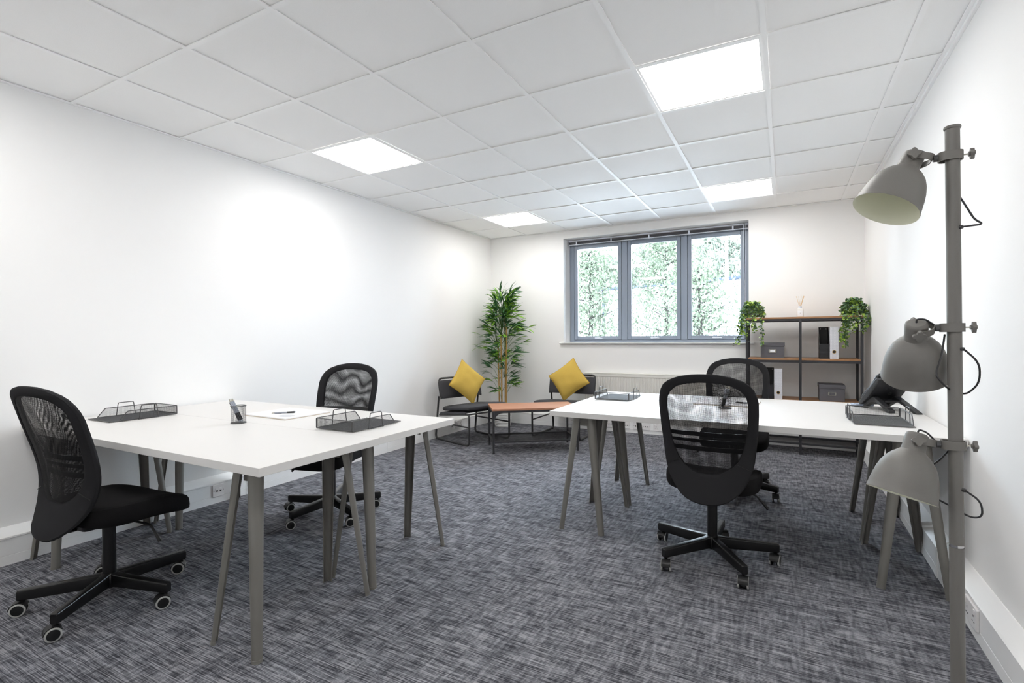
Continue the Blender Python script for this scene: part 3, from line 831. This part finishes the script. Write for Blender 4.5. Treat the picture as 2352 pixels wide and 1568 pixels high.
MB().box(-.0445, .0445, -.06, .03, .052, .060).build('stand_bridge', PHONE, ph)
m = MB(); m.tube([(-.06, .122, .055), (-.06, .110, .072), (-.06, .035, .142), (-.06, -.030, .205), (-.06, -.042, .214)], [.012, .017, .011, .017, .012], 10); m.build('handset', PHONE, ph, smooth=True)
MB().cbox((-.05, .155, .012), (.11, .06, .014)).build('keypad_lip', PHONEL, ph, bevel=.003)

# ------------------------------------------------------------------ floor lamp with three heads
LP = Vector((4.094, .487, 0))
lean = (Vector((4.0812, .5085, 1.784)) - LP)
lamp = thing('floor_lamp', LP, 0, 'tall grey floor lamp with three bell shaped heads by the right wall', 'floor lamp', rot=lean.to_track_quat('Z', 'Y').to_euler())
lamp.rotation_mode = 'XYZ'
q_ = Vector((0, 0, 1)).rotation_difference(lean.normalized()); lamp.rotation_euler = q_.to_euler()
HT = lean.length
MB().lathe([(0, .001), (.14, .001), (.145, .006), (.145, .020), (.14, .026), (.02, .030), (.018, .06)], 40).build('base', LAMPG, lamp, smooth=True)
MB().lathe([(.0172, .03), (.0172, .566)], 24).build('lower_pole', LAMPG, lamp, smooth=True)
MB().lathe([(.0162, .566), (.0162, .574)], 24).build('pole_joint_ring', CHROME, lamp, smooth=True)
MB().lathe([(.0172, .574), (.0172, HT - .010), (.0195, HT - .009), (.0205, HT - .005), (.0195, HT - .001), (.0, HT)], 24).build('upper_pole', LAMPG, lamp, smooth=True)
SHADE = [(0.0, 0.0), (0.0227, 0.0), (0.0271, 0.0045), (0.0284, 0.0113), (0.0293, 0.0452), (0.0306, 0.0542), (0.0363, 0.0593), (0.0385, 0.0616), (0.049, 0.0712), (0.0604, 0.0859), (0.0696, 0.104), (0.0761, 0.1243), (0.0809, 0.1469), (0.0844, 0.1695), (0.0862, 0.1853), (0.0879, 0.1887), (0.0879, 0.191)]
def star_knob(mb, r=.015, th=.008):
    pts = []
    for k in range(32):
        a = 2 * PI * k / 32; rr = r * (1 + .22 * math.cos(4 * a)); pts.append((rr * math.cos(a), rr * math.sin(a)))
    mb.prism(pts, 0, th); return mb
def lamp_head(z, pivot, axis, cordpts, exit_z, knob_side):
    """pivot: neck centre relative to the pole at height z; axis: opening direction"""
    c = MB()
    q = rrect(-.034, .024, -.0215, .0215, .019, 5)
    q2 = rrect(-.031, .0205, -.0183, .0183, .0165, 5)
    c.loft([[(x, y, z - .0125) for x, y in q], [(x, y, z + .0125) for x, y in q], [(x, y, z + .0125) for x, y in q2], [(x, y, z - .0125) for x, y in q2], [(x, y, z - .0125) for x, y in q]], cap=False)
    cl = c.build('clamp', LAMPG, lamp, smooth=True)
    MB().tube([(.0235, 0, z), (.036, 0, z)], .0022, 8).build('clamp_screw', NICKEL, cl, smooth=True)
    k_ = MB(); k_.tube([(0, 0, -.004), (0, 0, .004)], .007, 10); star_knob(k_, .013, .009)
    k_.tf(Matrix.Translation((.039, 0, z)) @ Matrix.Rotation(PI / 2, 4, 'Y')); k_.build('clamp_knob', LAMPG, cl, smooth=True)
    MB().tube([(-.0342, 0, z), (-.0445, 0, z)], .0105, 12).build('swivel', RAIL, cl, smooth=True)
    ax = Vector(axis).normalized(); P = Vector((0, 0, z)) + Vector(pivot)
    # side direction of the yoke: across the neck
    arm = (P - Vector((-.045, 0, z)))
    side = arm.cross(ax)
    if side.length < 1e-4: side = Vector((0, 1, 0))
    side.normalize()
    fwd = ax.cross(side).normalized()
    if fwd.dot(arm) > 0: fwd = -fwd          # points from the neck back to the swivel
    S = Vector((-.0455, 0, z))
    ySt = MB(); path = []
    hw = .0325
    back = (S - P).dot(fwd); back = max(back, .045)
    up_off = (S - P) - fwd * (S - P).dot(fwd)
    pts = [P - side * hw, P - side * hw + fwd * (back * .62), P + (S - P), P + side * hw + fwd * (back * .62), P + side * hw]
    # smooth band through the points
    def bez(t):
        a, b, c_, d_, e_ = [Vector(v) for v in pts]
        n_ = 4; co = (1, 4, 6, 4, 1); ctrl = [a, b + fwd * back * .30, S + (S - (b + d_) / 2) * .75, d_ + fwd * back * .30, e_]
        out = Vector((0, 0, 0))
        for i in range(5): out += ctrl[i] * (co[i] * (1 - t) ** (4 - i) * t ** i)
        return out
    cen = [bez(k / 22) for k in range(23)]
    shift = S - cen[11]
    for k in range(23):
        w_ = math.sin(PI * k / 22); cen[k] = cen[k] + shift * w_
    loops = []
    for k in range(23):
        tg = (cen[min(k + 1, 22)] - cen[max(k - 1, 0)]).normalized()
        nrm = tg.cross(ax).normalized()
        h = .0105
        loops.append([cen[k] + ax * h - nrm * .0012, cen[k] + ax * h + nrm * .0012, cen[k] - ax * h + nrm * .0012, cen[k] - ax * h - nrm * .0012])
    yk = MB().loft(loops).build('yoke', LAMPG, lamp, smooth=True)
    for s_ in (-1, 1):
        kk = MB(); star_knob(kk, .0145, .009)
        M = (side * s_).to_track_quat('Z', 'Y').to_matrix().to_4x4(); M.translation = P + side * s_ * (hw + .0015)
        kk.tf(M); kk.build('tilt_knob', LAMPG, yk, smooth=True)
    # shade shell; the pivot sits a little below the cap
    M = ax.to_track_quat('Z', 'Y').to_matrix().to_4x4(); M.translation = P - ax * .024
    sh = MB(); sh.lathe(SHADE, 48); sh.tf(M); so = sh.build('shade', LAMPG, lamp, smooth=True)
    inner = [(r - .0016 if i < len(SHADE) - 1 else r, t + (.0016 if i < 4 else 0)) for i, (r, t) in enumerate(SHADE)]
    inner = [(max(r, 0), t) for r, t in inner if t >= .0]
    si = MB(); si.lathe([(0, .0585), (.031, .0600)] + [(r - .0014, t) for r, t in SHADE[8:-1]] + [(.0878, .1911)], 48); si.tf(M); si.build('shade_lining', LAMPIN, so, smooth=True)
    bl_ = MB(); bl_.lathe([(.0, .061), (.012, .064), (.014, .078), (.022, .095), (.024, .108), (.018, .122), (.0, .128)], 20); bl_.tf(M); bl_.build('bulb', BOTTLE, so, smooth=True)
    # cord: cap -> swivel, then clamp -> loop -> pole
    cap = P - ax * .024
    MB().tube(arc([cap + ax * .002, cap - ax * .012, cap - ax * .010 + fwd * .02, S + Vector((.0, 0, .004)) + fwd * .004], .012, 4), .0026, 8).build('cord', CORD, lamp, smooth=True)
    MB().tube(arc([Vector(p) for p in cordpts], .03, 6), .0026, 8).build('cord', CORD, lamp, smooth=True)
    MB().tube([(.012, -.012, exit_z), (.0165, -.0165, exit_z)], .0055, 10).build('cord_grommet', RAIL, lamp, smooth=True)
ax_top, ax_mid, ax_low = (-.422, -.237, -.875), (.074, .543, -.837), (-.254, -.219, -.942)
lamp_head(1.697, (-.095, .0, .004), ax_top, [(-.012, .0, 1.676), (-.004, .024, 1.63), (.022, .024, 1.58), (.045, -.01, 1.505), (.060, -.03, 1.487), (.016, -.017, 1.487)], 1.487, 1)
lamp_head(1.200, (-.088, .0, -.004), ax_mid, [(-.022, .0, 1.180), (-.035, -.028, 1.12), (-.055, -.05, 1.065), (-.035, -.05, 1.035), (.0, .022, 1.012), (.030, .024, 1.005), (.052, -.01, 1.04), (.050, -.02, 1.10), (.016, -.017, 1.138)], 1.138, 1)
lamp_head(.860, (-.092, .0, .004), ax_low, [(-.018, .0, .840), (-.035, .03, .80), (-.10, .05, .745), (-.06, .05, .70), (.0, .026, .672), (.035, .01, .652), (.054, -.015, .665), (.05, -.02, .71), (.016, -.017, .735)], .735, 1)

# ------------------------------------------------------------------ easy chairs and cushions
def easy_chair(loc, rz, label):
    t = thing('easy_chair', (loc[0], loc[1], 0), rz, label, 'easy chair', 'grey sled base easy chairs')
    hw, r = .292, .0115
    for s_ in (-1, 1):
        x = s_ * hw
        p = arc([(x, -.235, .500), (x, -.300, r + .001), (x, .322, r + .001), (x, .325, .350), (x, -.215, .292)], .05, 6)
        MB().tube(p, r, 10).build('side_tube', TUBE, t, smooth=True)
        MB().tube([(x, .325, .205), (x, -.262, .205)], .0085, 8).build('side_stretcher', TUBE, t, smooth=True)
    top = arc([(-hw, -.184, .470), (-hw, -.232, .705), (hw, -.232, .705), (hw, -.184, .470)], .045, 6)
    MB().tube(top, r, 10).build('back_tube', TUBE, t, smooth=True)
    MB().tube([(-hw, -.214, .293), (hw, -.214, .293)], .009, 8).build('rear_crossbar', TUBE, t, smooth=True)
    MB().tube([(-hw, .318, .347), (hw, .318, .347)], .009, 8).build('front_crossbar', TUBE, t, smooth=True)
    # backrest panel
    q = rrect(-hw - .008, hw + .008, 0, .205, .035, 5)
    m = MB(); loops = []
    for off, sc in ((-.010, .97), (-.014, .99), (-.006, 1.0), (.012, 1.0), (.020, .985), (.024, .95), (.026, .6)):
        loops.append([(xx * sc, -.188 - .048 * (zz / .205) + off + .012 * 0, .475 + .1025 + (zz - .1025) * sc) for xx, zz in q])
    m.loft(loops); m.build('backrest', GREYCH, t, smooth=True)
    # seat sling and pad
    m = MB()
    m.prof_y([(-hw - .013, -.006), (-hw, .0135), (hw, .0135), (hw + .013, -.006), (hw + .010, -.010), (hw, -.002), (-hw, -.002), (-hw - .010, -.010)], -.20, .27)
    m.v = [(x, y, z + .307 + (y + .2) / .525 * .054 + .002) for x, y, z in m.v]
    m.build('seat_sling', GREYCH, t, smooth=True)
    loops = []
    q = rrect(-.285, .285, -.205, .335, .05, 5)
    for sc, z in ((.80, .0), (.93, .003), (.985, .014), (1.0, .028), (.985, .042), (.93, .052), (.80, .060), (.5, .064), (.1, .065)):
        lp = []
        for xx, yy in q:
            X = xx * sc; Y = .065 + (yy - .065) * sc
            lp.append((X, Y, .332 + (Y + .2) / .54 * .050 + z))
        loops.append(lp)
    MB().loft(loops).build('seat_pad', GREYCH, t, smooth=True)
    return t
easy_chair((.463, 3.535), RAD(-108.5), 'grey tubular easy chair by the left wall with yellow cushion')
easy_chair((1.330, 4.275), RAD(180), 'grey tubular easy chair below the window with yellow cushion')

def cushion(loc, rot, label, size=.385):
    t = thing('cushion', loc, 0, label, 'cushion', 'mustard yellow cushions', rot=rot)
    n = 26; m = MB(); h = size / 2
    def pt(i, j, s_):
        a = 2 * i / n - 1; b = 2 * j / n - 1
        th = .068 * (max(0, 1 - abs(a) ** 2.6) * max(0, 1 - abs(b) ** 2.6)) ** .55
        wr = .006 * math.sin(7 * a + 3 * b + s_) * math.sin(5 * b - 2 * a) * (1 - a * a) * (1 - b * b) ** .5 if abs(a) < 1 and abs(b) < 1 else 0
        x = a * h * (1 - .075 * (1 - b * b) * abs(a) ** 2); y = b * h * (1 - .075 * (1 - a * a) * abs(b) ** 2)
        return (x, y, s_ * (th + wr * .6))
    for s_ in (1, -1):
        n0 = len(m.v)
        m.v += [pt(i, j, s_) for i in range(n + 1) for j in range(n + 1)]
        for i in range(n):
            for j in range(n):
                k = n0 + i * (n + 1) + j; m.f.append((k, k + 1, k + n + 2, k + n + 1))
    m.build('cover', YELLOW, t, smooth=True)
    edge = [pt(i, 0, 1) for i in range(n)] + [pt(n, j, 1) for j in range(n)] + [pt(n - i, n, 1) for i in range(n)] + [pt(0, n - j, 1) for j in range(n)]
    MB().tube(edge, .0032, 6, closed=True).build('seam', YPIPE, t, smooth=True)
    return t
def cushion_rot(face, tilt, spin):
    """face: horizontal direction the cushion looks at; tilt back; spin about its own normal"""
    fz = Vector((face[0], face[1], 0)).normalized()
    nrm = (fz * math.cos(tilt) + Vector((0, 0, 1)) * math.sin(tilt)).normalized()
    xr = Vector((0, 0, 1)).cross(fz).normalized(); up = nrm.cross(xr).normalized()
    M = Matrix((xr, up, nrm)).transposed()
    return (M @ Matrix.Rotation(spin, 3, 'Z')).to_euler()
cushion((.405, 3.545, .660), cushion_rot((.948, -.317), RAD(17), RAD(45 + 4)), 'yellow cushion standing on its corner against the left easy chair')
cushion((1.345, 4.335, .658), cushion_rot((0, -1), RAD(17), RAD(45 - 7)), 'yellow cushion standing on its corner in the easy chair below the window')

# ------------------------------------------------------------------ coffee table
ct = thing('coffee_table', (1.293, 3.431, 0), RAD(36.4), 'low coffee table with brown wood top and black mesh shelf', 'coffee table')
MB().box(-.448, .448, -.226, .226, .432, .452).build('table_top', WOODT, ct, bevel=.003)
for sx in (-1, 1):
    for sy in (-1, 1):
        lg = MB().cbox((sx * .436, sy * .215, .215), (.020, .020, .4295)).build('leg', SHELFB, ct, bevel=.001)
        br = MB(); pts = [(0, 0)] + [(.075 - .075 * math.sin(a), -.075 + .075 * (1 - math.cos(a)) * 0 - .0 + .075 * 0) for a in ()]
        cv = [(.0, .0), (.085, .0)] + [(.085 - .085 * math.sin(PI / 2 * k / 6), -.085 + .085 * math.cos(PI / 2 * k / 6)) for k in range(1, 7)]
        br.loft([[(sx * (.4255 - u), sy * .2235, .4105 + v) for u, v in cv], [(sx * (.4255 - u), sy * .2205, .4105 + v) for u, v in cv]])
        br.build('corner_gusset', SHELFB, lg)
m = MB()
for s_ in (-1, 1):
    MB().box(-.4255, .4255, s_ * .215 - .010, s_ * .215 + .010, .411, .4315).build('top_rail', SHELFB, ct)
    MB().box(s_ * .436 - .010, s_ * .436 + .010, -.2045, .2045, .411, .4315).build('top_rail', SHELFB, ct)
    MB().box(-.4255, .4255, s_ * .215 - .009, s_ * .215 + .009, .108, .124).build('shelf_rail', SHELFB, ct)
    MB().box(s_ * .436 - .009, s_ * .436 + .009, -.2045, .2045, .108, .124).build('shelf_rail', SHELFB, ct)
MB().box(-.427, .427, -.206, .206, .1165, .1172).build('mesh_shelf', SHMESH, ct)

# ------------------------------------------------------------------ shelf unit and what stands on it
SX0, SX1, SXC, SY0, SY1 = 3.298, 4.300, 3.787, 4.325, 4.695
su = thing('shelf_unit', (SXC, (SY0 + SY1) / 2, 0), 0, 'black steel shelf unit with wooden shelves right of the window', 'shelf unit')
cy_ = (SY0 + SY1) / 2
def sbox(x0, x1, y0, y1, z0, z1, name, m=SHELFB, bev=.001): return MB().box(x0 - SXC, x1 - SXC, y0 - cy_, y1 - cy_, z0, z1).build(name, m, su, bevel=bev)
pw = .022
for x0 in (SX0, SX1 - pw):
    sbox(x0, x0 + pw, SY0, SY0 + pw, .0005, 1.338, 'post'); sbox(x0, x0 + pw, SY1 - pw, SY1, .0005, 1.338, 'post')
sbox(SXC - .011, SXC + .011, SY0, SY0 + pw, .0005, 1.338, 'post')
inn0, inn1 = SX0 + pw + .0005, SX1 - pw - .0005
for z0, z1 in ((1.315, 1.338), (.904, .929), (.494, .516), (.098, .117)):
    sbox(inn0, SXC - .0115, SY0 + .001, SY0 + pw, z0, z1, 'front_rail'); sbox(SXC + .0115, inn1, SY0 + .001, SY0 + pw, z0, z1, 'front_rail')
    sbox(inn0, inn1, SY1 - pw, SY1 - .001, z0, z1, 'back_rail')
    for x0 in (SX0, SX1 - pw): sbox(x0 + .001, x0 + pw - .001, SY0 + pw + .0005, SY1 - pw - .0005, z0, z1, 'side_rail')
sbox(SX0, SX1, SY0, SY1, 1.3385, 1.3560, 'wood_shelf', WOODS)
sbox(inn0, SXC - .0115, SY0 + .002, SY1 - .003, .9295, .9460, 'wood_shelf', WOODS); sbox(SXC + .0115, inn1, SY0 + .002, SY1 - .003, .9295, .9460, 'wood_shelf', WOODS)
sbox(SXC - .0114, SXC + .0114, SY0 + pw + .001, SY1 - .003, .9295, .9460, 'wood_shelf', WOODS)
sbox(inn0, SXC - .0115, SY0 + .002, SY1 - .003, .5165, .5330, 'wood_shelf', WOODS); sbox(SXC + .0115, inn1, SY0 + .002, SY1 - .003, .5165, .5330, 'wood_shelf', WOODS)
sbox(SXC - .0114, SXC + .0114, SY0 + pw + .001, SY1 - .003, .5165, .5330, 'wood_shelf', WOODS)
sbox(inn0 + .0, inn1, SY0 + pw, SY1 - pw, .1055, .1062, 'mesh_shelf', SHMESH, 0)

def storage_box(x0, x1, y0, z, h, card, label):
    t = thing('storage_box', ((x0 + x1) / 2, y0, z), 0, label, 'storage box', 'grey storage boxes')
    w = (x1 - x0) / 2; d = .27
    MB().box(-w + .004, w - .004, .004, d - .004, .0005, h - .006).build('box_body', BOXG, t, bevel=.0015)
    m = MB(); m.box(-w, w, 0, d, h - .036, h); m.build('lid', BOXG, t, bevel=.002)
    f = MB(); zc = h * .46
    f.box(-.032, .032, .0005, .0035, zc - .017, zc - .013); f.box(-.032, .032, .0005, .0035, zc + .013, zc + .017)
    for s_ in (-1, 1): f.box(min(s_ * .022, s_ * .034), max(s_ * .022, s_ * .034), .0005, .0035, zc - .0128, zc + .0128)
    lf = f.build('label_frame', NICKEL, t)
    MB().box(-.0218, .0218, .0015, .003, zc - .0125, zc + .0125).build('label_card', PAPER if card else BOXG, lf)
storage_box(3.432, 3.652, 4.352, .946, .156, True, 'grey storage box with a white card on the middle shelf')
storage_box(3.945, 4.163, 4.375, .533, .160, False, 'grey storage box with an empty label frame on the lower shelf')
def magazine_holder(x0, x1, y0, z, label):
    t = thing('magazine_holder', ((x0 + x1) / 2, y0, z), 0, label, 'magazine holder', 'black magazine holders')
    w = (x1 - x0) / 2; h, d = .308, .20; th = .003
    for s_ in (-1, 1):
        pr = [(0, .0005), (d, .0005), (d, h), (d - .03, h), (.0, .15)]
        MB().loft([[(s_ * w, y, zz) for y, zz in pr], [(s_ * (w - th), y, zz) for y, zz in pr]]).build('side_panel', LEATHER, t)
    MB().box(-w + th, w - th, 0, th, .0005, .145).build('front_panel', LEATHER, t)
    MB().box(-w + th, w - th, d - th, d, .0005, h).build('back_panel', LEATHER, t)
    MB().box(-w + th, w - th, th, d - th, .0005, .004).build('bottom_panel', LEATHER, t)
    for s_ in (-1, 1):
        MB().lathe([(.0, 0), (.005, 0), (.005, .0012)], 10).tf(Matrix.Translation((s_ * w * .62, d - th - .0002, h - .018)) @ Matrix.Rotation(PI / 2, 4, 'X')).build('rivet', NICKEL, t)
magazine_holder(3.950, 4.030, 4.36, .946, 'black magazine holder beside the white file on the middle shelf')
magazine_holder(3.472, 3.552, 4.36, .533, 'black magazine holder half hidden by the mesh chair on the lower shelf')
def lever_file(x0, x1, y0, z, label):
    t = thing('box_file', ((x0 + x1) / 2, y0, z), 0, label, 'box file', 'white patterned box files')
    w = (x1 - x0) / 2; h, d = .308, .27
    MB().box(-w, w, 0, .003, .0005, h).build('spine', FILEP, t)
    for s_ in (-1, 1): MB().loft([[(s_ * w, .0031, .0005), (s_ * w, d, .0005), (s_ * w, d, h), (s_ * w, .0031, h)], [(s_ * (w - .003), .0031, .0005), (s_ * (w - .003), d, .0005), (s_ * (w - .003), d, h), (s_ * (w - .003), .0031, h)]]).build('cover_board', FILEP, t)
    MB().box(-w + .004, w - .004, .02, d - .01, .002, h - .014).build('papers', PAPER, t)
    ring = MB().tube([(.0145 * math.cos(2 * PI * k / 24), -.0008, .068 + .0145 * math.sin(2 * PI * k / 24)) for k in range(24)], .0022, 6, closed=True).build('finger_ring', GOLD, t, smooth=True)
    MB().lathe([(.0, 0), (.0135, 0), (.0135, .0008)], 20).tf(Matrix.Translation((0, -.0001, .068)) @ Matrix.Rotation(PI / 2, 4, 'X')).build('finger_hole', HOLE, ring)
lever_file(4.034, 4.104, 4.345, .946, 'white patterned box file on the middle shelf')
lever_file(3.558, 3.630, 4.345, .533, 'white patterned box file on the lower shelf')
df = thing('reed_diffuser', (3.787, 4.40, 1.356), 0, 'white reed diffuser bottle with sticks on the shelf unit', 'reed diffuser')
q = [rrect(-a, a, -a, a, min(.012, a * .45), 4) for a in (.029, .030, .030, .027, .016)]
m = MB(); m.loft([[(x, y, z) for x, y in lp] for lp, z in zip(q, (.0005, .004, .072, .082, .086))]); m.build('bottle', BOTTLE, df, smooth=True)
MB().lathe([(.0, .0865), (.0145, .0865), (.0145, .108), (.008, .109), (.008, .100)], 18).build('collar', BLINDW, df, smooth=True)
MB().box(-.022, .022, -.0312, -.0303, .010, .060).build('label_sheet', PAPER, df)
MB().lathe([(.0, 0), (.0028, 0), (.0028, .0006)], 10).tf(Matrix.Translation((0, -.0313, .037)) @ Matrix.Rotation(PI / 2, 4, 'X')).build('label_mark', NICKEL, df)
for k, (dx, dy) in enumerate(((-.034, .0), (-.012, .01), (.008, -.012), (.026, .004), (.034, .012), (.031, -.012))):
    MB().tube([(dx * .12, dy * .12, .095), (dx, dy, .208)], .0016, 6).build('reed_stick', REED, df)

def ivy(x, y, z, seed, label, lim):
    rnd = random.Random(seed)
    t = thing('trailing_plant', (x, y, z), 0, label, 'plant', 'trailing ivy pots')
    MB().lathe([(.0, .001), (.036, .001), (.046, .092), (.047, .094), (.044, .094), (.040, .075), (.0, .075)], 24).build('pot', POT, t, smooth=True)
    leaves = {0: MB(), 1: MB()}; st = MB()
    def leaf(p, s_, kind):
        m = leaves[kind]; M = Euler((rnd.uniform(-1.1, 1.1), rnd.uniform(-1.1, 1.1), rnd.uniform(0, 6.28))).to_matrix()
        q = [(0, -.55, 0), (.5, -.25, .12), (.42, .3, .1), (0, .65, 0), (-.42, .3, .1), (-.5, -.25, .12)]
        n0 = len(m.v); m.v += [tuple(p + M @ Vector((a * s_, b * s_, c * s_))) for a, b, c in q]
        m.f += [(n0, n0 + 1, n0 + 2, n0 + 3), (n0, n0 + 3, n0 + 4, n0 + 5)]
    for k in range(30):
        a = 2 * PI * k / 30 + rnd.uniform(-.15, .15)
        r1 = rnd.uniform(.06, .105); drop = rnd.choice(lim) * rnd.uniform(.75, 1.05) if k % 3 else rnd.uniform(.04, .14)
        ex, ey = math.cos(a), math.sin(a)
        if ey > .5: drop = min(drop, .10)
        p = [Vector((ex * .02, ey * .02, .085)), Vector((ex * .045, ey * .045, .14 + rnd.uniform(-.02, .03))), Vector((ex * r1, ey * r1, .105))]
        pts_ = list(p); cur = p[-1].copy(); dz = 0
        while dz < drop:
            dz += .022; cur = cur + Vector((rnd.uniform(-.008, .008) + ex * .003, rnd.uniform(-.006, .006) + ey * .0015, -.022)); pts_.append(cur.copy())
        # keep hanging stems in front of the shelf edge
        for q in pts_:
            if q.z < .01 and q.y > -.14 and abs(q.x) < 9: q.y = min(q.y, -.135 + rnd.uniform(-.01, .01)) if ey < .3 else q.y
        if ey >= .3: pts_ = [q for q in pts_ if q.z > .012]
        if len(pts_) < 3: continue
        st.tube(pts_, .0011, 4)
        for i in range(1, len(pts_)):
            for _ in range(4):
                c = pts_[i - 1].lerp(pts_[i], rnd.random()) + Vector((rnd.gauss(0, .011), rnd.gauss(0, .010), rnd.gauss(0, .009)))
                leaf(c, rnd.uniform(.016, .026), 1 if rnd.random() < .25 + .35 * (i / len(pts_)) ** 2 else 0)
    for k in range(120):
        a = rnd.uniform(0, 6.28); r = .075 * math.sqrt(rnd.random())
        leaf(Vector((math.cos(a) * r, math.sin(a) * r, .115 + .05 * rnd.random() + (.02 if r < .03 else 0))), rnd.uniform(.017, .027), 1 if rnd.random() < .4 else 0)
    tag(st.build('stems', TWIG, t), kind='stuff')
    tag(leaves[0].build('dark_leaves', IVYD, t), kind='stuff'); tag(leaves[1].build('bright_leaves', IVYL, t), kind='stuff')
ivy(3.352, 4.46, 1.356, 11, 'trailing ivy in a white pot at the window end of the shelf', (.12, .26, .38))
ivy(4.235, 4.46, 1.356, 12, 'trailing ivy in a white pot at the wall end of the shelf', (.20, .32, .40))

# ------------------------------------------------------------------ bamboo in the corner
bam = thing('potted_bamboo', (.377, 4.425, 0), 0, 'tall potted bamboo in the corner between the easy chairs', 'potted plant')
pr = [(0, .002), (.100, .002)]
for k in range(13):
    z = .01 + k * .021; r = .100 + .030 * (z / .28); pr += [(r, z), (r + .0035, z + .006), (r + .0035, z + .013), (r, z + .018)]
pr += [(.131, .286), (.134, .290), (.128, .290), (.120, .25), (0, .25)]
MB().lathe(pr, 40).build('pot', POT, bam, smooth=True)
rnd = random.Random(5)
canes = []
for k, (dx, dy, h) in enumerate(((-.045, -.01, 1.02), (-.028, .03, 1.32), (.0, -.03, 1.20), (.026, .02, 1.02), (.055, -.005, 1.30), (.012, .045, 1.45))):
    m = MB(); n = int(h / .17); pts = []; rr = []
    for i in range(n + 1):
        z = .24 + (h - .24) * i / n; ox = dx * (1 + .25 * i / n); oy = dy * (1 + .2 * i / n)
        if i: pts += [(ox, oy, z - .006), (ox, oy, z), (ox, oy, z + .006)]; rr += [.0082, .0105, .0082]
        else: pts.append((ox, oy, z)); rr.append(.0088)
    m.tube(pts, rr, 9); m.build('cane', CANE, bam, smooth=True); canes.append((dx, dy, h))
def leaf_mesh():
    m = MB(); n = 5; L = 1.0
    for i in range(n + 1):
        t = i / n; w = .085 * math.sin(PI * min(1, t * .92 + .04)) ** .8 * (1 - .35 * t) + .002; z = -.22 * t * t
        m.v += [(-w, t * L, z + .012), (0, t * L, z), (w, t * L, z + .012)]
    for i in range(n):
        a = i * 3; m.f += [(a, a + 1, a + 4, a + 3), (a + 1, a + 2, a + 5, a + 4)]
    return m
protoD = leaf_mesh().build('leaf', LEAFD, bam, smooth=True); protoL = leaf_mesh().build('leaf', LEAFL, bam, smooth=True)
used = {id(protoD): False, id(protoL): False}
def width_at(z):
    return interp([(.45, .15), (.62, .21), (.80, .23), (1.0, .29), (1.15, .33), (1.3, .33), (1.45, .26), (1.6, .20), (1.75, .17), (1.84, .13)], z)
tw = MB(); extra = {0: MB(), 1: MB()}
cnt = 0; sprays = []
sprays_fixed = [(-.30, -.22, 1.08), (-.27, -.16, 1.22), (.40, -.02, 1.30), (.33, .0, 1.12), (-.05, -.05, 1.80), (.14, 0, 1.77), (.20, -.05, 1.70), (-.10, .02, 1.70), (.26, -.02, .98), (-.26, 0, .74), (.22, -.04, .62), (-.14, -.08, .62)]
for s_ in sprays_fixed: sprays.append((Vector(s_), 1))
while len(sprays) < 185:
    z = rnd.choice([rnd.uniform(.48, 1.8), rnd.uniform(.85, 1.75), rnd.uniform(1.2, 1.8)])
    w = width_at(z) * .85; a = rnd.uniform(0, 6.28); r = w * math.sqrt(rnd.random())
    p = Vector((math.cos(a) * r + .02, math.sin(a) * r * .75 - .01, z))
    if p.x < -.31 or p.y > .26: continue
    sprays.append((p, 0))
for p, fx in sprays:
    cx = min(canes, key=lambda c: abs(c[0] - p.x * .2) + rnd.random() * .05)
    z0 = max(.35, min(p.z - .12 - .25 * Vector((p.x, p.y)).length, cx[2] - .02))
    b0 = Vector((cx[0] * 1.1, cx[1] * 1.1, z0)); mid = b0.lerp(p, .55) + Vector((0, 0, .03))
    tw.tube([b0, mid, p], [.0022, .0016, .001], 4)
    d = (p - mid).normalized(); nl = rnd.choice((5, 6, 7))
    bright = rnd.random() < .40 or (fx and rnd.random() < .4)
    for k in range(nl):
        u = k / (nl - 1); base = mid.lerp(p, .35 + .65 * u)
        yw = (rnd.uniform(.35, 1.0)) * (1 if k % 2 else -1) * (1.15 - u * .9)
        dirv = (Matrix.Rotation(yw, 3, 'Z') @ d); dirv = Vector((dirv.x, dirv.y, dirv.z * .55)); oh = Vector((p.x, p.y, 0)); oh = oh.normalized() if oh.length > .02 else oh
        dirv = (dirv + oh * .45 + Vector((rnd.uniform(-.5, .5), rnd.uniform(-.5, .5), rnd.uniform(-.5, .5)))).normalized()
        L = rnd.uniform(.09, .165)
        q = dirv.to_track_quat('Y', 'Z').to_matrix().to_4x4() @ Matrix.Rotation(rnd.uniform(-.9, .9), 4, 'Y')
        M = Matrix.Translation(base) @ q @ Matrix.Diagonal((L, L, L, 1))
        br = bright and rnd.random() < .8 or rnd.random() < .08
        tip = M @ Vector((0, 1, -.2))
        if tip.x < -.355 or tip.y > .33: continue
        if cnt < 290 and (p.y < .08 or fx):
            src = protoL if br else protoD
            if not used[id(src)]: o = src; used[id(src)] = True
            else: o = src.copy(); COL.objects.link(o)
            o.parent = bam; o.matrix_basis = M; cnt += 1
        else:
            e = extra[1 if br else 0]; lm = leaf_mesh(); n0 = len(e.v)
            e.v += [tuple(M @ Vector(v)) for v in lm.v]; e.f += [tuple(n0 + i for i in f_) for f_ in lm.f]
tag(tw.build('twigs', TWIG, bam), kind='stuff')
tag(extra[0].build('inner_foliage', LEAFD, bam, smooth=True), kind='stuff')
if extra[1].v: tag(extra[1].build('inner_foliage', LEAFL, bam, smooth=True), kind='stuff')
